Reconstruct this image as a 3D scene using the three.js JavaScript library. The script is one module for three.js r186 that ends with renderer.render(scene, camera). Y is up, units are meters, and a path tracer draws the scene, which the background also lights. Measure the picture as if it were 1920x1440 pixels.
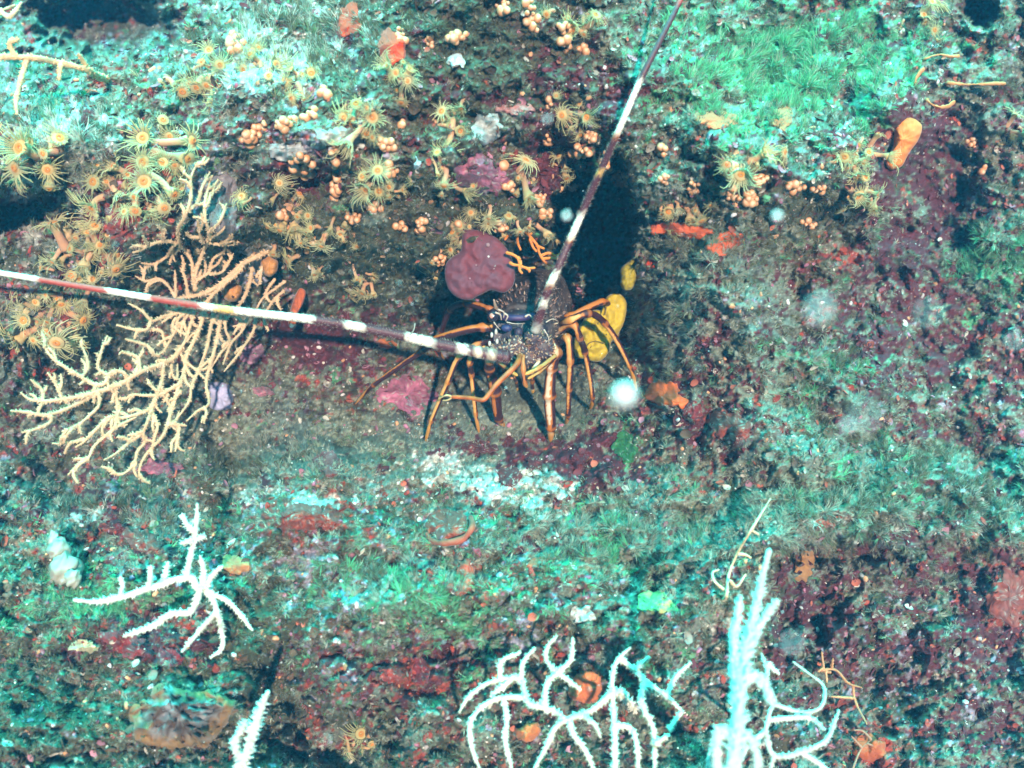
import * as THREE from 'three';

// ---------- camera, water light, flash stand-in, exposure ----------
const S = 0.84 / 1920, D = 0.742;                       // metres per photo pixel on the plane z = 0; camera distance from it
const scene = new THREE.Scene();
const camera = new THREE.PerspectiveCamera(2 * Math.atan(720 * S / D) * 180 / Math.PI, 4 / 3, 0.01, 60);
camera.position.set(0, 0, D);
camera.lookAt(0, 0, 0);
camera.focus = 0.74;
camera.userData.fStop = 6.5;
const FLASH_DIR = new THREE.Vector3(0.17, 0.02, 1).normalize();
const flash = new THREE.DirectionalLight(new THREE.Color().setRGB(1.0, 0.83, 0.68), 4.7);  // directional stand-in for the camera flash just right of the lens, not sunlight
flash.position.copy(FLASH_DIR).multiplyScalar(3);
flash.castShadow = true; flash.shadow.radius = 2;
Object.assign(flash.shadow.camera, { left: -2, right: 2, top: 2, bottom: -2, near: 0.1, far: 8 });
flash.shadow.mapSize.set(4096, 4096);
scene.add(flash); scene.add(flash.target);
{ // daylight under water: a bright green-cyan window overhead, dim blue water all round and below
  const w = 64, h = 64, a = new Float32Array(w * h * 4);
  const zen = [0.9, 13.5, 12.8], hor = [0.02, 0.10, 0.30], nad = [0.004, 0.03, 0.055];
  for (let j = 0; j < h; j++) {
    const e = ((j + 0.5) / h - 0.5) * 180;              // elevation in degrees
    const up = THREE.MathUtils.smoothstep(e, 24, 78), dn = THREE.MathUtils.smoothstep(-e, -5, 60);
    for (let i = 0; i < w; i++) for (let c = 0; c < 3; c++) {
      a[(j * w + i) * 4 + c] = hor[c] * (1 - up) * (1 - dn) + zen[c] * up + nad[c] * dn;
      a[(j * w + i) * 4 + 3] = 1;
    }
  }
  const t = new THREE.DataTexture(a, w, h, THREE.RGBAFormat, THREE.FloatType);
  t.mapping = THREE.EquirectangularReflectionMapping; t.magFilter = t.minFilter = THREE.LinearFilter; t.needsUpdate = true;
  scene.background = t; scene.environment = t;
}
scene.fog = new THREE.FogExp2(new THREE.Color().setRGB(0.16, 0.50, 0.95), 0.045);
const renderer = new THREE.WebGLRenderer({ antialias: true });
renderer.toneMapping = THREE.LinearToneMapping;
renderer.toneMappingExposure = 1.75;
renderer.shadowMap.enabled = true;

// ---------- helpers ----------
let seed = 20240611;
const rnd = () => { seed = (seed * 1664525 + 1013904223) >>> 0; return seed / 4294967296; };
const rr = (a, b) => a + (b - a) * rnd();
const perm = new Uint8Array(512);
{ const p = [...Array(256).keys()]; for (let i = 255; i > 0; i--) { const j = Math.floor(rnd() * (i + 1)); [p[i], p[j]] = [p[j], p[i]]; } for (let i = 0; i < 512; i++) perm[i] = p[i & 255]; }
const G2 = Array.from({ length: 16 }, (_, i) => [Math.cos(i * Math.PI / 8), Math.sin(i * Math.PI / 8)]);
function noise(x, y, k = 0) {                          // gradient noise, about -0.7 .. 0.7
  const X = Math.floor(x), Y = Math.floor(y); x -= X; y -= Y;
  const a = (X + k * 37) & 255, b = (Y + k * 91) & 255, a1 = (a + 1) & 255, b1 = (b + 1) & 255;
  const u = x * x * x * (x * (x * 6 - 15) + 10), v = y * y * y * (y * (y * 6 - 15) + 10);
  const g = (h, dx, dy) => { const q = G2[h & 15]; return q[0] * dx + q[1] * dy; };
  const n0 = g(perm[a + perm[b]], x, y), n1 = g(perm[a1 + perm[b]], x - 1, y), n2 = g(perm[a + perm[b1]], x, y - 1), n3 = g(perm[a1 + perm[b1]], x - 1, y - 1);
  return (n0 + u * (n1 - n0)) * (1 - v) + (n2 + u * (n3 - n2)) * v;
}
const fbm = (x, y, k, n) => { let s = 0, a = 1; for (let i = 0; i < n; i++) { s += a * noise(x, y, k + i); x = x * 2.03 + 3.1; y = y * 2.03 + 1.7; a *= 0.5; } return s; };
const sm = THREE.MathUtils.smoothstep, lerp = THREE.MathUtils.lerp, clamp = THREE.MathUtils.clamp;
const V = (x, y, z) => new THREE.Vector3(x, y, z);
const P = (px, py, z) => { const k = S * (D - z) / D; return V((px - 960) * k, (720 - py) * k, z); };   // a place on the reef, from its bearing and its depth
const vary = (c, k) => c.map((v) => v * k);
const mixc = (a, b, t) => a.map((v, i) => v + (b[i] - v) * t);

const used = {};
function numbered(n) { used[n] = (used[n] ?? -1) + 1; return used[n] ? `${n}_${String(used[n]).padStart(3, '0')}` : n; }
const origin = new WeakMap();                          // world position of each Group or Mesh that carries parts
class MB {                                             // collects coloured shapes; build() makes ONE mesh of them
  constructor() { this.p = []; this.c = []; this.i = []; }
  v(a, c) { this.p.push(a.x, a.y, a.z); this.c.push(c[0], c[1], c[2]); return this.p.length / 3 - 1; }
  tube(pts, rad, n, col, o = {}) {                     // pts: Vector3 list, rad(t), col(t, normal, point)
    const m = pts.length, T = [], base = [];
    for (let i = 0; i < m; i++) T.push(pts[Math.min(i + 1, m - 1)].clone().sub(pts[Math.max(i - 1, 0)]).normalize());
    let N = Math.abs(T[0].z) < 0.9 ? V(0, 0, 1) : V(1, 0, 0);
    for (let i = 0; i < m; i++) {
      N = N.clone().sub(T[i].clone().multiplyScalar(N.dot(T[i]))).normalize();
      const B = T[i].clone().cross(N), t = i / (m - 1), row = [];
      for (let j = 0; j < n; j++) {
        const q = j / n * Math.PI * 2, d = N.clone().multiplyScalar(Math.cos(q)).addScaledVector(B, Math.sin(q));
        const p = pts[i].clone().addScaledVector(d, rad(t, q, i) * (o.flat && Math.abs(Math.sin(q)) > 0 ? Math.hypot(Math.cos(q), o.flat * Math.sin(q)) : 1));
        row.push(this.v(p, col(t, d, p)));
      }
      base.push(row);
    }
    for (let i = 0; i < m - 1; i++) for (let j = 0; j < n; j++) { const k = (j + 1) % n; this.i.push(base[i][j], base[i][k], base[i + 1][k], base[i][j], base[i + 1][k], base[i + 1][j]); }
    const e0 = this.v(pts[0].clone().addScaledVector(T[0], -rad(0, 0, 0) * (o.cap ?? 0.6)), col(0, T[0].clone().negate(), pts[0])), e1 = this.v(pts[m - 1].clone().addScaledVector(T[m - 1], rad(1, 0, m - 1) * (o.cap ?? 0.6)), col(1, T[m - 1], pts[m - 1]));
    for (let j = 0; j < n; j++) { const k = (j + 1) % n; this.i.push(e0, base[0][k], base[0][j], e1, base[m - 1][j], base[m - 1][k]); }
    return this;
  }
  cone(a, dir, len, r, n, c0, c1) {                    // a small spike
    const T = dir.clone().normalize(), N = (Math.abs(T.z) < 0.9 ? V(0, 0, 1) : V(1, 0, 0)).cross(T).normalize(), B = T.clone().cross(N), ring = [];
    for (let j = 0; j < n; j++) { const q = j / n * 6.2832; ring.push(this.v(a.clone().addScaledVector(N, Math.cos(q) * r).addScaledVector(B, Math.sin(q) * r), c0)); }
    const e = this.v(a.clone().addScaledVector(T, len), c1);
    for (let j = 0; j < n; j++) this.i.push(ring[j], ring[(j + 1) % n], e);
    return this;
  }
  ball(c, rx, ry, rz, nu, nv, col, wob = 0, k = 0) {
    const rows = [];
    for (let i = 0; i <= nv; i++) {
      const th = i / nv * Math.PI, row = [];
      for (let j = 0; j < nu; j++) {
        const ph = j / nu * Math.PI * 2, d = V(Math.sin(th) * Math.cos(ph), Math.cos(th), Math.sin(th) * Math.sin(ph));
        const s = 1 + wob * noise(d.x * 2.1 + k * 7.3, d.y * 2.1 + d.z * 1.7, 5);
        const p = V(c.x + d.x * rx * s, c.y + d.y * ry * s, c.z + d.z * rz * s);
        row.push(this.v(p, col(d, p)));
      }
      rows.push(row);
    }
    for (let i = 0; i < nv; i++) for (let j = 0; j < nu; j++) { const q = (j + 1) % nu; this.i.push(rows[i][j], rows[i][q], rows[i + 1][q], rows[i][j], rows[i + 1][q], rows[i + 1][j]); }
    return this;
  }
  build(name, mat, parent) {
    const o = parent ? origin.get(parent) : V(0, 0, 0), g = new THREE.BufferGeometry(), p = new Float32Array(this.p);
    for (let i = 0; i < p.length; i += 3) { p[i] -= o.x; p[i + 1] -= o.y; p[i + 2] -= o.z; }
    g.setAttribute('position', new THREE.BufferAttribute(p, 3));
    g.setAttribute('color', new THREE.BufferAttribute(new Float32Array(this.c), 3));
    g.setIndex(this.i); g.computeVertexNormals();
    const m = new THREE.Mesh(g, mat);
    m.castShadow = m.receiveShadow = true;
    m.name = parent ? name : numbered(name);
    if (parent) origin.set(m, o);
    (parent ?? scene).add(m);
    return m;
  }
}
function thing(name, label, category, at, group) {     // a Group at the thing's base, its parts below it
  const o = new THREE.Group(); o.name = numbered(name); o.position.copy(at); scene.add(o);
  o.userData = { label, category }; if (group) o.userData.group = group;
  origin.set(o, at.clone());
  return o;
}
function curve(pts, step) {                            // Catmull-Rom through Vector3s, one point every `step` metres
  if (pts.length < 2) return pts;
  const c = new THREE.CatmullRomCurve3(pts, false, 'centripetal');
  return c.getSpacedPoints(Math.max(2, Math.round(c.getLength() / step)));
}
const mat = (o) => new THREE.MeshStandardMaterial({ vertexColors: true, side: THREE.DoubleSide, roughness: 0.9, ...o });
const M = {
  rock: mat({ roughness: 0.95 }), flesh: mat({ roughness: 0.6 }), shell: mat({ roughness: 0.55 }), eye: mat({ roughness: 0.12 }),
  plain: new THREE.MeshStandardMaterial({ side: THREE.DoubleSide, roughness: 0.85 }),
  sponge: new THREE.MeshPhysicalMaterial({ vertexColors: true, side: THREE.DoubleSide, roughness: 0.9, sheen: 0.5, sheenRoughness: 0.6, sheenColor: new THREE.Color().setRGB(0.5, 0.5, 0.55) }), coral: mat({ roughness: 0.8 }),
  soft: new THREE.MeshPhysicalMaterial({ vertexColors: true, side: THREE.DoubleSide, roughness: 1, transmission: 0.2, thickness: 0 }),
};

// ---------- the reef wall ----------
const ZG = [                                            // depth of the rock face in cm toward the camera, every 160 photo pixels
  [-28, -30, -15, -9, -4, 8, 10, 7, -4, -10, -11, -12, -13],
  [-5, -5, -1, 4, 7, 9, 9, 8, 3, 0, -2, -8, -13],
  [6, 6, 6, 7, 8, 8, 6, 5, 8, 10, 6, -10, -13],
  [-6, 2, -5, -7, 4, 5, -1, -4, 4, 4, -5, -13, -12],
  [-1, -6, -11, -13, -11, -14, -18, -14, 0, 4, -8, -12, -13],
  [-6, -8, -10, -10, -8, -5, -4, -3, 0, 3, -4, -10, -13],
  [2, 1, 0, 3, 4, 4, 5, 4, 4, 6, 4, 0, -5],
  [8, 8, 9, 10, 11, 12, 12, 11, 11, 9, 2, -4, -8],
  [10, 10, 11, 12, 13, 12, 10, 9, 9, 6, 0, -3, -7],
  [14, 15, 15, 11, 8, 11, 9, 8, 8, 6, 1, -3, -7]];
const cr = (a, b, c, d, t) => b + 0.5 * t * (c - a + t * (2 * a - 5 * b + 4 * c - d + t * (3 * (b - c) + d - a)));
const zg = (r, c) => ZG[clamp(r, 0, 9)][clamp(c, 0, 12)];
function macro(px, py) {
  const x = clamp(px / 160, -0.5, 12.5), y = clamp(py / 160, -0.5, 9.5), c = Math.floor(x), r = Math.floor(y), tx = x - c, row = [];
  for (let k = -1; k < 3; k++) row.push(cr(zg(r + k, c - 1), zg(r + k, c), zg(r + k, c + 1), zg(r + k, c + 2), tx));
  let z = cr(...row, y - r) / 100;
  if (py < 0) z += clamp(py, -1500, 0) * 0.00016;
  if (py > 1440) z += clamp(py - 1440, 0, 900) * 0.00022;
  return z;
}
const PITS = [[430, 335, 46, 60, 0.05, 0.9], [60, 398, 110, 30, 0.06, 0.7], [1480, 620, 60, 120, 0.04, 0.9], [90, 60, 130, 60, 0.10, 0.6], [520, 1290, 60, 70, 0.05, 0.9], [1600, 1290, 120, 90, 0.05, 0.9], [700, 560, 120, 50, 0.03, 0.9],                                          // hollows: x, y, rx, ry, depth, edge softness
  [1118, 430, 78, 105, 0.30, 0.28], [960, 560, 125, 85, 0.13, 0.5], [865, 610, 70, 55, 0.09, 0.6], [200, 42, 118, 62, 0.16, 0.4],
  [1765, 365, 60, 85, 0.06, 0.95], [40, 395, 90, 36, 0.07, 0.7], [1505, 295, 38, 22, 0.03, 0.9], [1840, 20, 30, 34, 0.12, 0.4],
  [620, 1400, 110, 60, 0.07, 0.7], [1500, 1120, 70, 90, 0.05, 0.7], [1030, 300, 45, 40, 0.03, 0.7], [110, 690, 110, 40, 0.05, 0.8], [1560, 1035, 110, 22, 0.05, 0.6]];
const BUMPS = [[1430, 800, 130, 70, 0.03], [1520, 880, 120, 60, 0.03], [640, 880, 170, 60, 0.02], [1260, 930, 110, 90, 0.02], [430, 900, 120, 70, 0.025], [680, 200, 110, 90, 0.025], [900, 260, 110, 90, 0.02], [450, 170, 100, 80, 0.03], [1400, 250, 150, 80, 0.03], [700, 1110, 120, 60, 0.02],[1330, 600, 170, 190, 0.035], [790, 300, 200, 130, 0.02], [560, 250, 130, 100, 0.02], [300, 230, 140, 90, 0.02], [120, 270, 110, 70, 0.03], [1640, 170, 120, 90, 0.02],
  [820, 1000, 200, 60, 0.015], [540, 960, 150, 60, 0.02], [1560, 960, 150, 50, 0.025], [330, 1330, 120, 90, 0.035], [1130, 1120, 140, 80, 0.02], [1700, 480, 160, 60, 0.02], [1690, 740, 190, 110, 0.03]];
function lumps(px, py, cell, k) {                       // rounded knobs of coralline build-up
  const X = Math.floor(px / cell), Y = Math.floor(py / cell); let best = 0;
  for (let i = -1; i < 2; i++) for (let j = -1; j < 2; j++) {
    const h = perm[(perm[(X + i + k * 17) & 255] + Y + j + k * 29) & 255], h2 = perm[h + 1], h3 = perm[h + 7];
    const cx = (X + i + 0.15 + 0.7 * h / 255) * cell, cy = (Y + j + 0.15 + 0.7 * h2 / 255) * cell, r = cell * (0.35 + 0.5 * h3 / 255), d = ((px - cx) ** 2 + ((py - cy) * 1.15) ** 2) / (r * r);
    if (d < 1) best = Math.max(best, Math.sqrt(1 - d) * r / cell);
  }
  return best;
}
function height(px, py) {
  const wx = px + 26 * noise(px / 90, py / 90, 40), wy = py + 26 * noise(px / 90, py / 90, 41);
  const away = sm(Math.hypot((px - 980) / 330, (py - 650) / 280), 0.8, 1.7), mx = wx + away * 90 * noise(px / 270, py / 270, 52), my = wy + away * (120 * noise(px / 250, py / 320, 53) + 46 * noise(px / 105, py / 120, 54));
  let z = macro(mx, my), pit = 0;
  for (const [x, y, rx, ry, d, e] of PITS) { const q = Math.hypot((wx - x) / rx, (wy - y) / ry) + 0.45 * noise(px / 38, py / 34, 45) + 0.25 * noise(px / 15, py / 13, 46); if (q < 1 + e) { const k = 1 - sm(q, 1 - e, 1 + e); z -= d * k; pit = Math.max(pit, k * Math.min(1, d / 0.1)); } }
  for (const [x, y, rx, ry, d] of BUMPS) { const q = ((wx - x) / rx) ** 2 + ((wy - y) / ry) ** 2; if (q < 4) z += d * Math.exp(-2 * q); }
  const floor = sm(py, 690, 740) * (1 - sm(py, 800, 880)) * sm(px, 800, 880) * (1 - sm(px, 1080, 1180)), calm = 1 - 0.65 * floor;
  z += calm * (0.016 * noise(px / 170, py / 130, 1) + 0.011 * noise(px / 80, py / 66, 2));
  z += calm * (0.014 * (0.35 - Math.abs(noise(px / 52, py / 40, 3)) * 1.6) + 0.009 * noise(px / 25, py / 20, 4));
  z += 0.0048 * noise(px / 12, py / 10, 6) * calm + 0.0022 * noise(px / 6, py / 5.2, 7) + 0.0008 * noise(px / 3.3, py / 3.1, 8);
  const lx = px + 14 * noise(px / 22, py / 22, 47), ly = py + 14 * noise(px / 22, py / 22, 48), rough = sm(noise(px / 140, py / 120, 49), -0.35, 0.3);
  z += calm * (0.030 * lumps(lx, ly, 95, 1) * rough + 0.014 * lumps(lx, ly, 40, 2) + 0.005 * lumps(px, py, 17, 3));
  return z;
}
// what grows where: colour of the matter, general bias, and the places it favours [x, y, rx, ry, weight]
const COVER = {
  turf: { c: [0.155, 0.185, 0.14], b: 0.17, at: [[1330, 560, 140, 160, 0.2], [700, 840, 300, 60, 0.25], [990, 740, 110, 60, 0.5], [330, 760, 160, 140, 0.15], [1200, 1000, 250, 90, 0.15], [1500, 900, 200, 120, 0.2]] },
  maroon: { c: [0.085, 0.013, 0.021], b: 0.07, at: [[600, 640, 110, 60, 0.5], [960, 840, 170, 50, 0.34], [860, 110, 200, 110, 0.24], [1850, 1200, 150, 200, 0.12], [1130, 870, 60, 60, 0.4], [1300, 640, 110, 150, 0.22], [1740, 600, 230, 180, 0.24], [1720, 300, 120, 160, 0.26], [1330, 800, 80, 60, 0.3], [1100, 160, 180, 60, 0.25], [880, 330, 120, 60, 0.2], [1030, 300, 45, 60, 0.5], [270, 1190, 150, 60, 0.3], [1720, 1160, 230, 260, 0.14], [180, 400, 90, 40, 0.3], [780, 1260, 160, 70, 0.2], [1520, 1150, 70, 90, 0.3], [200, 1000, 90, 70, 0.2], [570, 330, 90, 40, 0.3]] },
  olive: { c: [0.060, 0.066, 0.036], b: 0.16, at: [[900, 110, 230, 130, 0.3], [740, 450, 160, 110, 0.28], [480, 1190, 70, 100, 0.3], [120, 1340, 240, 140, 0.2], [980, 390, 160, 80, 0.2], [900, 70, 100, 70, 0.25], [1450, 400, 140, 70, 0.2], [1650, 900, 150, 80, 0.2], [520, 480, 90, 100, 0.25], [440, 870, 90, 30, 0.25]] },
  pink: { c: [0.36, 0.13, 0.19], b: -0.05, at: [[920, 330, 60, 40, 0.32], [300, 850, 90, 40, 0.25], [1200, 760, 90, 60, 0.08], [1450, 1150, 60, 60, 0.05], [980, 200, 70, 20, 0.2], [560, 180, 90, 40, 0.12]] },
  brick: { c: [0.30, 0.045, 0.026], b: 0.04, at: [[760, 1300, 200, 90, 0.08], [250, 1250, 240, 90, 0.08],[590, 965, 90, 35, 0.4], [1360, 800, 60, 50, 0.3], [230, 990, 60, 40, 0.22], [230, 1190, 110, 30, 0.2], [860, 1080, 60, 50, 0.2], [780, 1260, 50, 40, 0.25], [220, 410, 60, 50, 0.35], [1900, 1130, 60, 70, 0.35], [1640, 1400, 70, 60, 0.3], [1590, 480, 60, 40, 0.2], [300, 900, 160, 20, 0.1]] },
  pale: { c: [0.52, 0.53, 0.47], b: -0.11, at: [[900, 885, 150, 45, 0.36], [1010, 925, 120, 50, 0.34], [780, 850, 90, 30, 0.3], [600, 935, 100, 30, 0.35], [580, 70, 180, 90, 0.36], [120, 250, 150, 80, 0.36], [60, 420, 100, 80, 0.3], [1560, 980, 110, 45, 0.36], [1350, 1130, 120, 70, 0.3], [230, 970, 160, 50, 0.25], [720, 1110, 140, 60, 0.2], [480, 150, 90, 60, 0.22], [1820, 980, 130, 60, 0.2], [680, 260, 50, 50, 0.4], [1500, 130, 180, 90, 0.16], [480, 930, 120, 30, 0.2], [1580, 260, 90, 50, 0.2]] },
  green: { c: [0.075, 0.26, 0.13], b: 0.0, at: [[330, 1130, 300, 120, 0.12], [900, 1180, 300, 100, 0.12],[1480, 120, 260, 130, 0.36], [1860, 510, 110, 60, 0.35], [870, 50, 60, 60, 0.3], [1110, 1000, 200, 80, 0.14], [1550, 680, 120, 50, 0.2], [820, 1130, 90, 70, 0.16], [1170, 840, 40, 40, 0.3], [850, 220, 60, 50, 0.2], [150, 1130, 150, 60, 0.2], [1600, 880, 150, 60, 0.2]] },
  lilac: { c: [0.28, 0.27, 0.34], b: -0.02, at: [[620, 1180, 200, 120, 0.14], [1700, 1250, 220, 150, 0.14],[560, 270, 70, 40, 0.3], [920, 240, 40, 30, 0.25], [1380, 560, 60, 60, 0.2], [780, 1000, 60, 50, 0.15], [560, 1060, 60, 50, 0.3], [1000, 1200, 90, 40, 0.25], [390, 360, 40, 70, 0.5], [1150, 500, 40, 60, 0.3], [840, 620, 50, 40, 0.2], [1750, 820, 200, 90, 0.08], [470, 510, 50, 40, 0.4]] },
};
const KINDS = Object.keys(COVER);
function cover(px, py) {                                // weights of each growth at a place
  const wx = px + 20 * noise(px / 34, py / 34, 50), wy = py + 20 * noise(px / 34, py / 34, 51);
  return KINDS.map((k, i) => {
    const q = COVER[k]; let w = q.b;
    for (const [x, y, rx, ry, s] of q.at) { const d = ((wx - x) / rx) ** 2 + ((wy - y) / ry) ** 2; if (d < 5) w += s * Math.exp(-d * 0.9); }
    return w + 0.24 * noise(wx / 62, wy / 52, 60 + i) + 0.30 * noise(wx / 22, wy / 19, 70 + i) + 0.26 * noise(px / 10, py / 9, 80 + i) + 0.10 * noise(px / 4.6, py / 4.6, 90 + i);
  });
}
function coverColour(px, py) {
  const w = cover(px, py), top = Math.max(...w); let s = 0, c = [0, 0, 0], best = 0;
  w.forEach((v, i) => { if (v === top) best = i; const e = Math.exp((v - top) * 30); s += e; const q = COVER[KINDS[i]].c; c[0] += q[0] * e; c[1] += q[1] * e; c[2] += q[2] * e; });
  const g = noise(px / 2.9, py / 2.9, 100), grain = (1 + 0.75 * g + 0.5 * noise(px / 6.1, py / 6.1, 101)) / s, tint = noise(px / 120, py / 110, 102);
  let out = [c[0] * grain * (1 + 0.25 * tint), c[1] * grain, c[2] * grain * (1 - 0.2 * tint)];
  if (g > 0.44) out = mixc(out, [0.55, 0.55, 0.5], clamp((g - 0.44) * 5, 0, 0.8));          // shell grit and sand grains
  return [out.map((v) => Math.max(0.004, v)), best];
}
function axis(lo, hi, size, step) {                     // fine inside the picture, coarser beyond it
  const a = []; for (let x = -24; x <= size + 24; x += step) a.push(x);
  for (let x = size + 24, s = step; x < hi;) { s = Math.min(90, s * 1.25); x += s; a.push(x); }
  for (let x = -24, s = step; x > lo;) { s = Math.min(90, s * 1.25); x -= s; a.unshift(x); }
  return a;
}
const FINE = 2.15, AX = axis(-2600, 4500, 1920, FINE), AY = axis(-2200, 3500, 1440, FINE);
const NX = AX.length, NY = AY.length, ZZ = new Float32Array(NX * NY), KK = new Uint8Array(NX * NY);
{
  const p = new Float32Array(NX * NY * 3), c = new Float32Array(NX * NY * 3), idx = new Uint32Array((NX - 1) * (NY - 1) * 6);
  for (let j = 0, n = 0; j < NY; j++) for (let i = 0; i < NX; i++, n++) {
    const px = AX[i], py = AY[j], [col, best] = coverColour(px, py);
    let z = height(px, py);
    if (best === 3 || best === 4) z += 0.0016; else if (best === 1) z -= 0.0008;             // crusts stand a little proud
    ZZ[n] = z; KK[n] = best;
    const k = S * (D - z) / D;
    p[n * 3] = (px - 960) * k; p[n * 3 + 1] = (720 - py) * k; p[n * 3 + 2] = z;
    c[n * 3] = col[0]; c[n * 3 + 1] = col[1]; c[n * 3 + 2] = col[2];
  }
  for (let j = 0, n = 0; j < NY - 1; j++) for (let i = 0; i < NX - 1; i++) { const a = j * NX + i, b = a + 1, d = a + NX, e = d + 1; idx.set([a, d, b, b, d, e], n); n += 6; }
  const g = new THREE.BufferGeometry();
  g.setAttribute('position', new THREE.BufferAttribute(p, 3)); g.setAttribute('color', new THREE.BufferAttribute(c, 3));
  g.setIndex(new THREE.BufferAttribute(idx, 1)); g.computeVertexNormals();
  const m = new THREE.Mesh(g, M.rock); m.name = 'reef_wall'; m.castShadow = m.receiveShadow = true;
  m.userData = { kind: 'structure', label: 'rugged reef wall crusted with algae, sediment and coralline growth', category: 'rock' };
  scene.add(m);
}
const find = (a, x) => { let lo = 0, hi = a.length - 2; while (lo < hi) { const m = (lo + hi + 1) >> 1; if (a[m] <= x) lo = m; else hi = m - 1; } return lo; };
function Z(px, py) { const i = find(AX, px), j = find(AY, py), n = j * NX + i, u = clamp((px - AX[i]) / (AX[i + 1] - AX[i]), 0, 1), v = clamp((py - AY[j]) / (AY[j + 1] - AY[j]), 0, 1); return lerp(lerp(ZZ[n], ZZ[n + 1], u), lerp(ZZ[n + NX], ZZ[n + NX + 1], u), v); }
const kindAt = (px, py) => KK[find(AY, py) * NX + find(AX, px)];
const on = (px, py, up = 0) => P(px, py, Z(px, py) + up);
function normalAt(px, py, e = 6) { const a = on(px + e, py).sub(on(px - e, py)), b = on(px, py - e).sub(on(px, py + e)); return a.cross(b).normalize(); }
function Zavg(px, py, r) { let m = 0; for (let a = 0; a < 9; a++) m += Z(px + (a % 3 - 1) * r, py + (Math.floor(a / 3) - 1) * r) / 9; return m; }
function Zmax(px, py, r) { let m = -9; for (let a = 0; a < 9; a++) m = Math.max(m, Z(px + (a % 3 - 1) * r, py + (Math.floor(a / 3) - 1) * r)); return m; }

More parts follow.
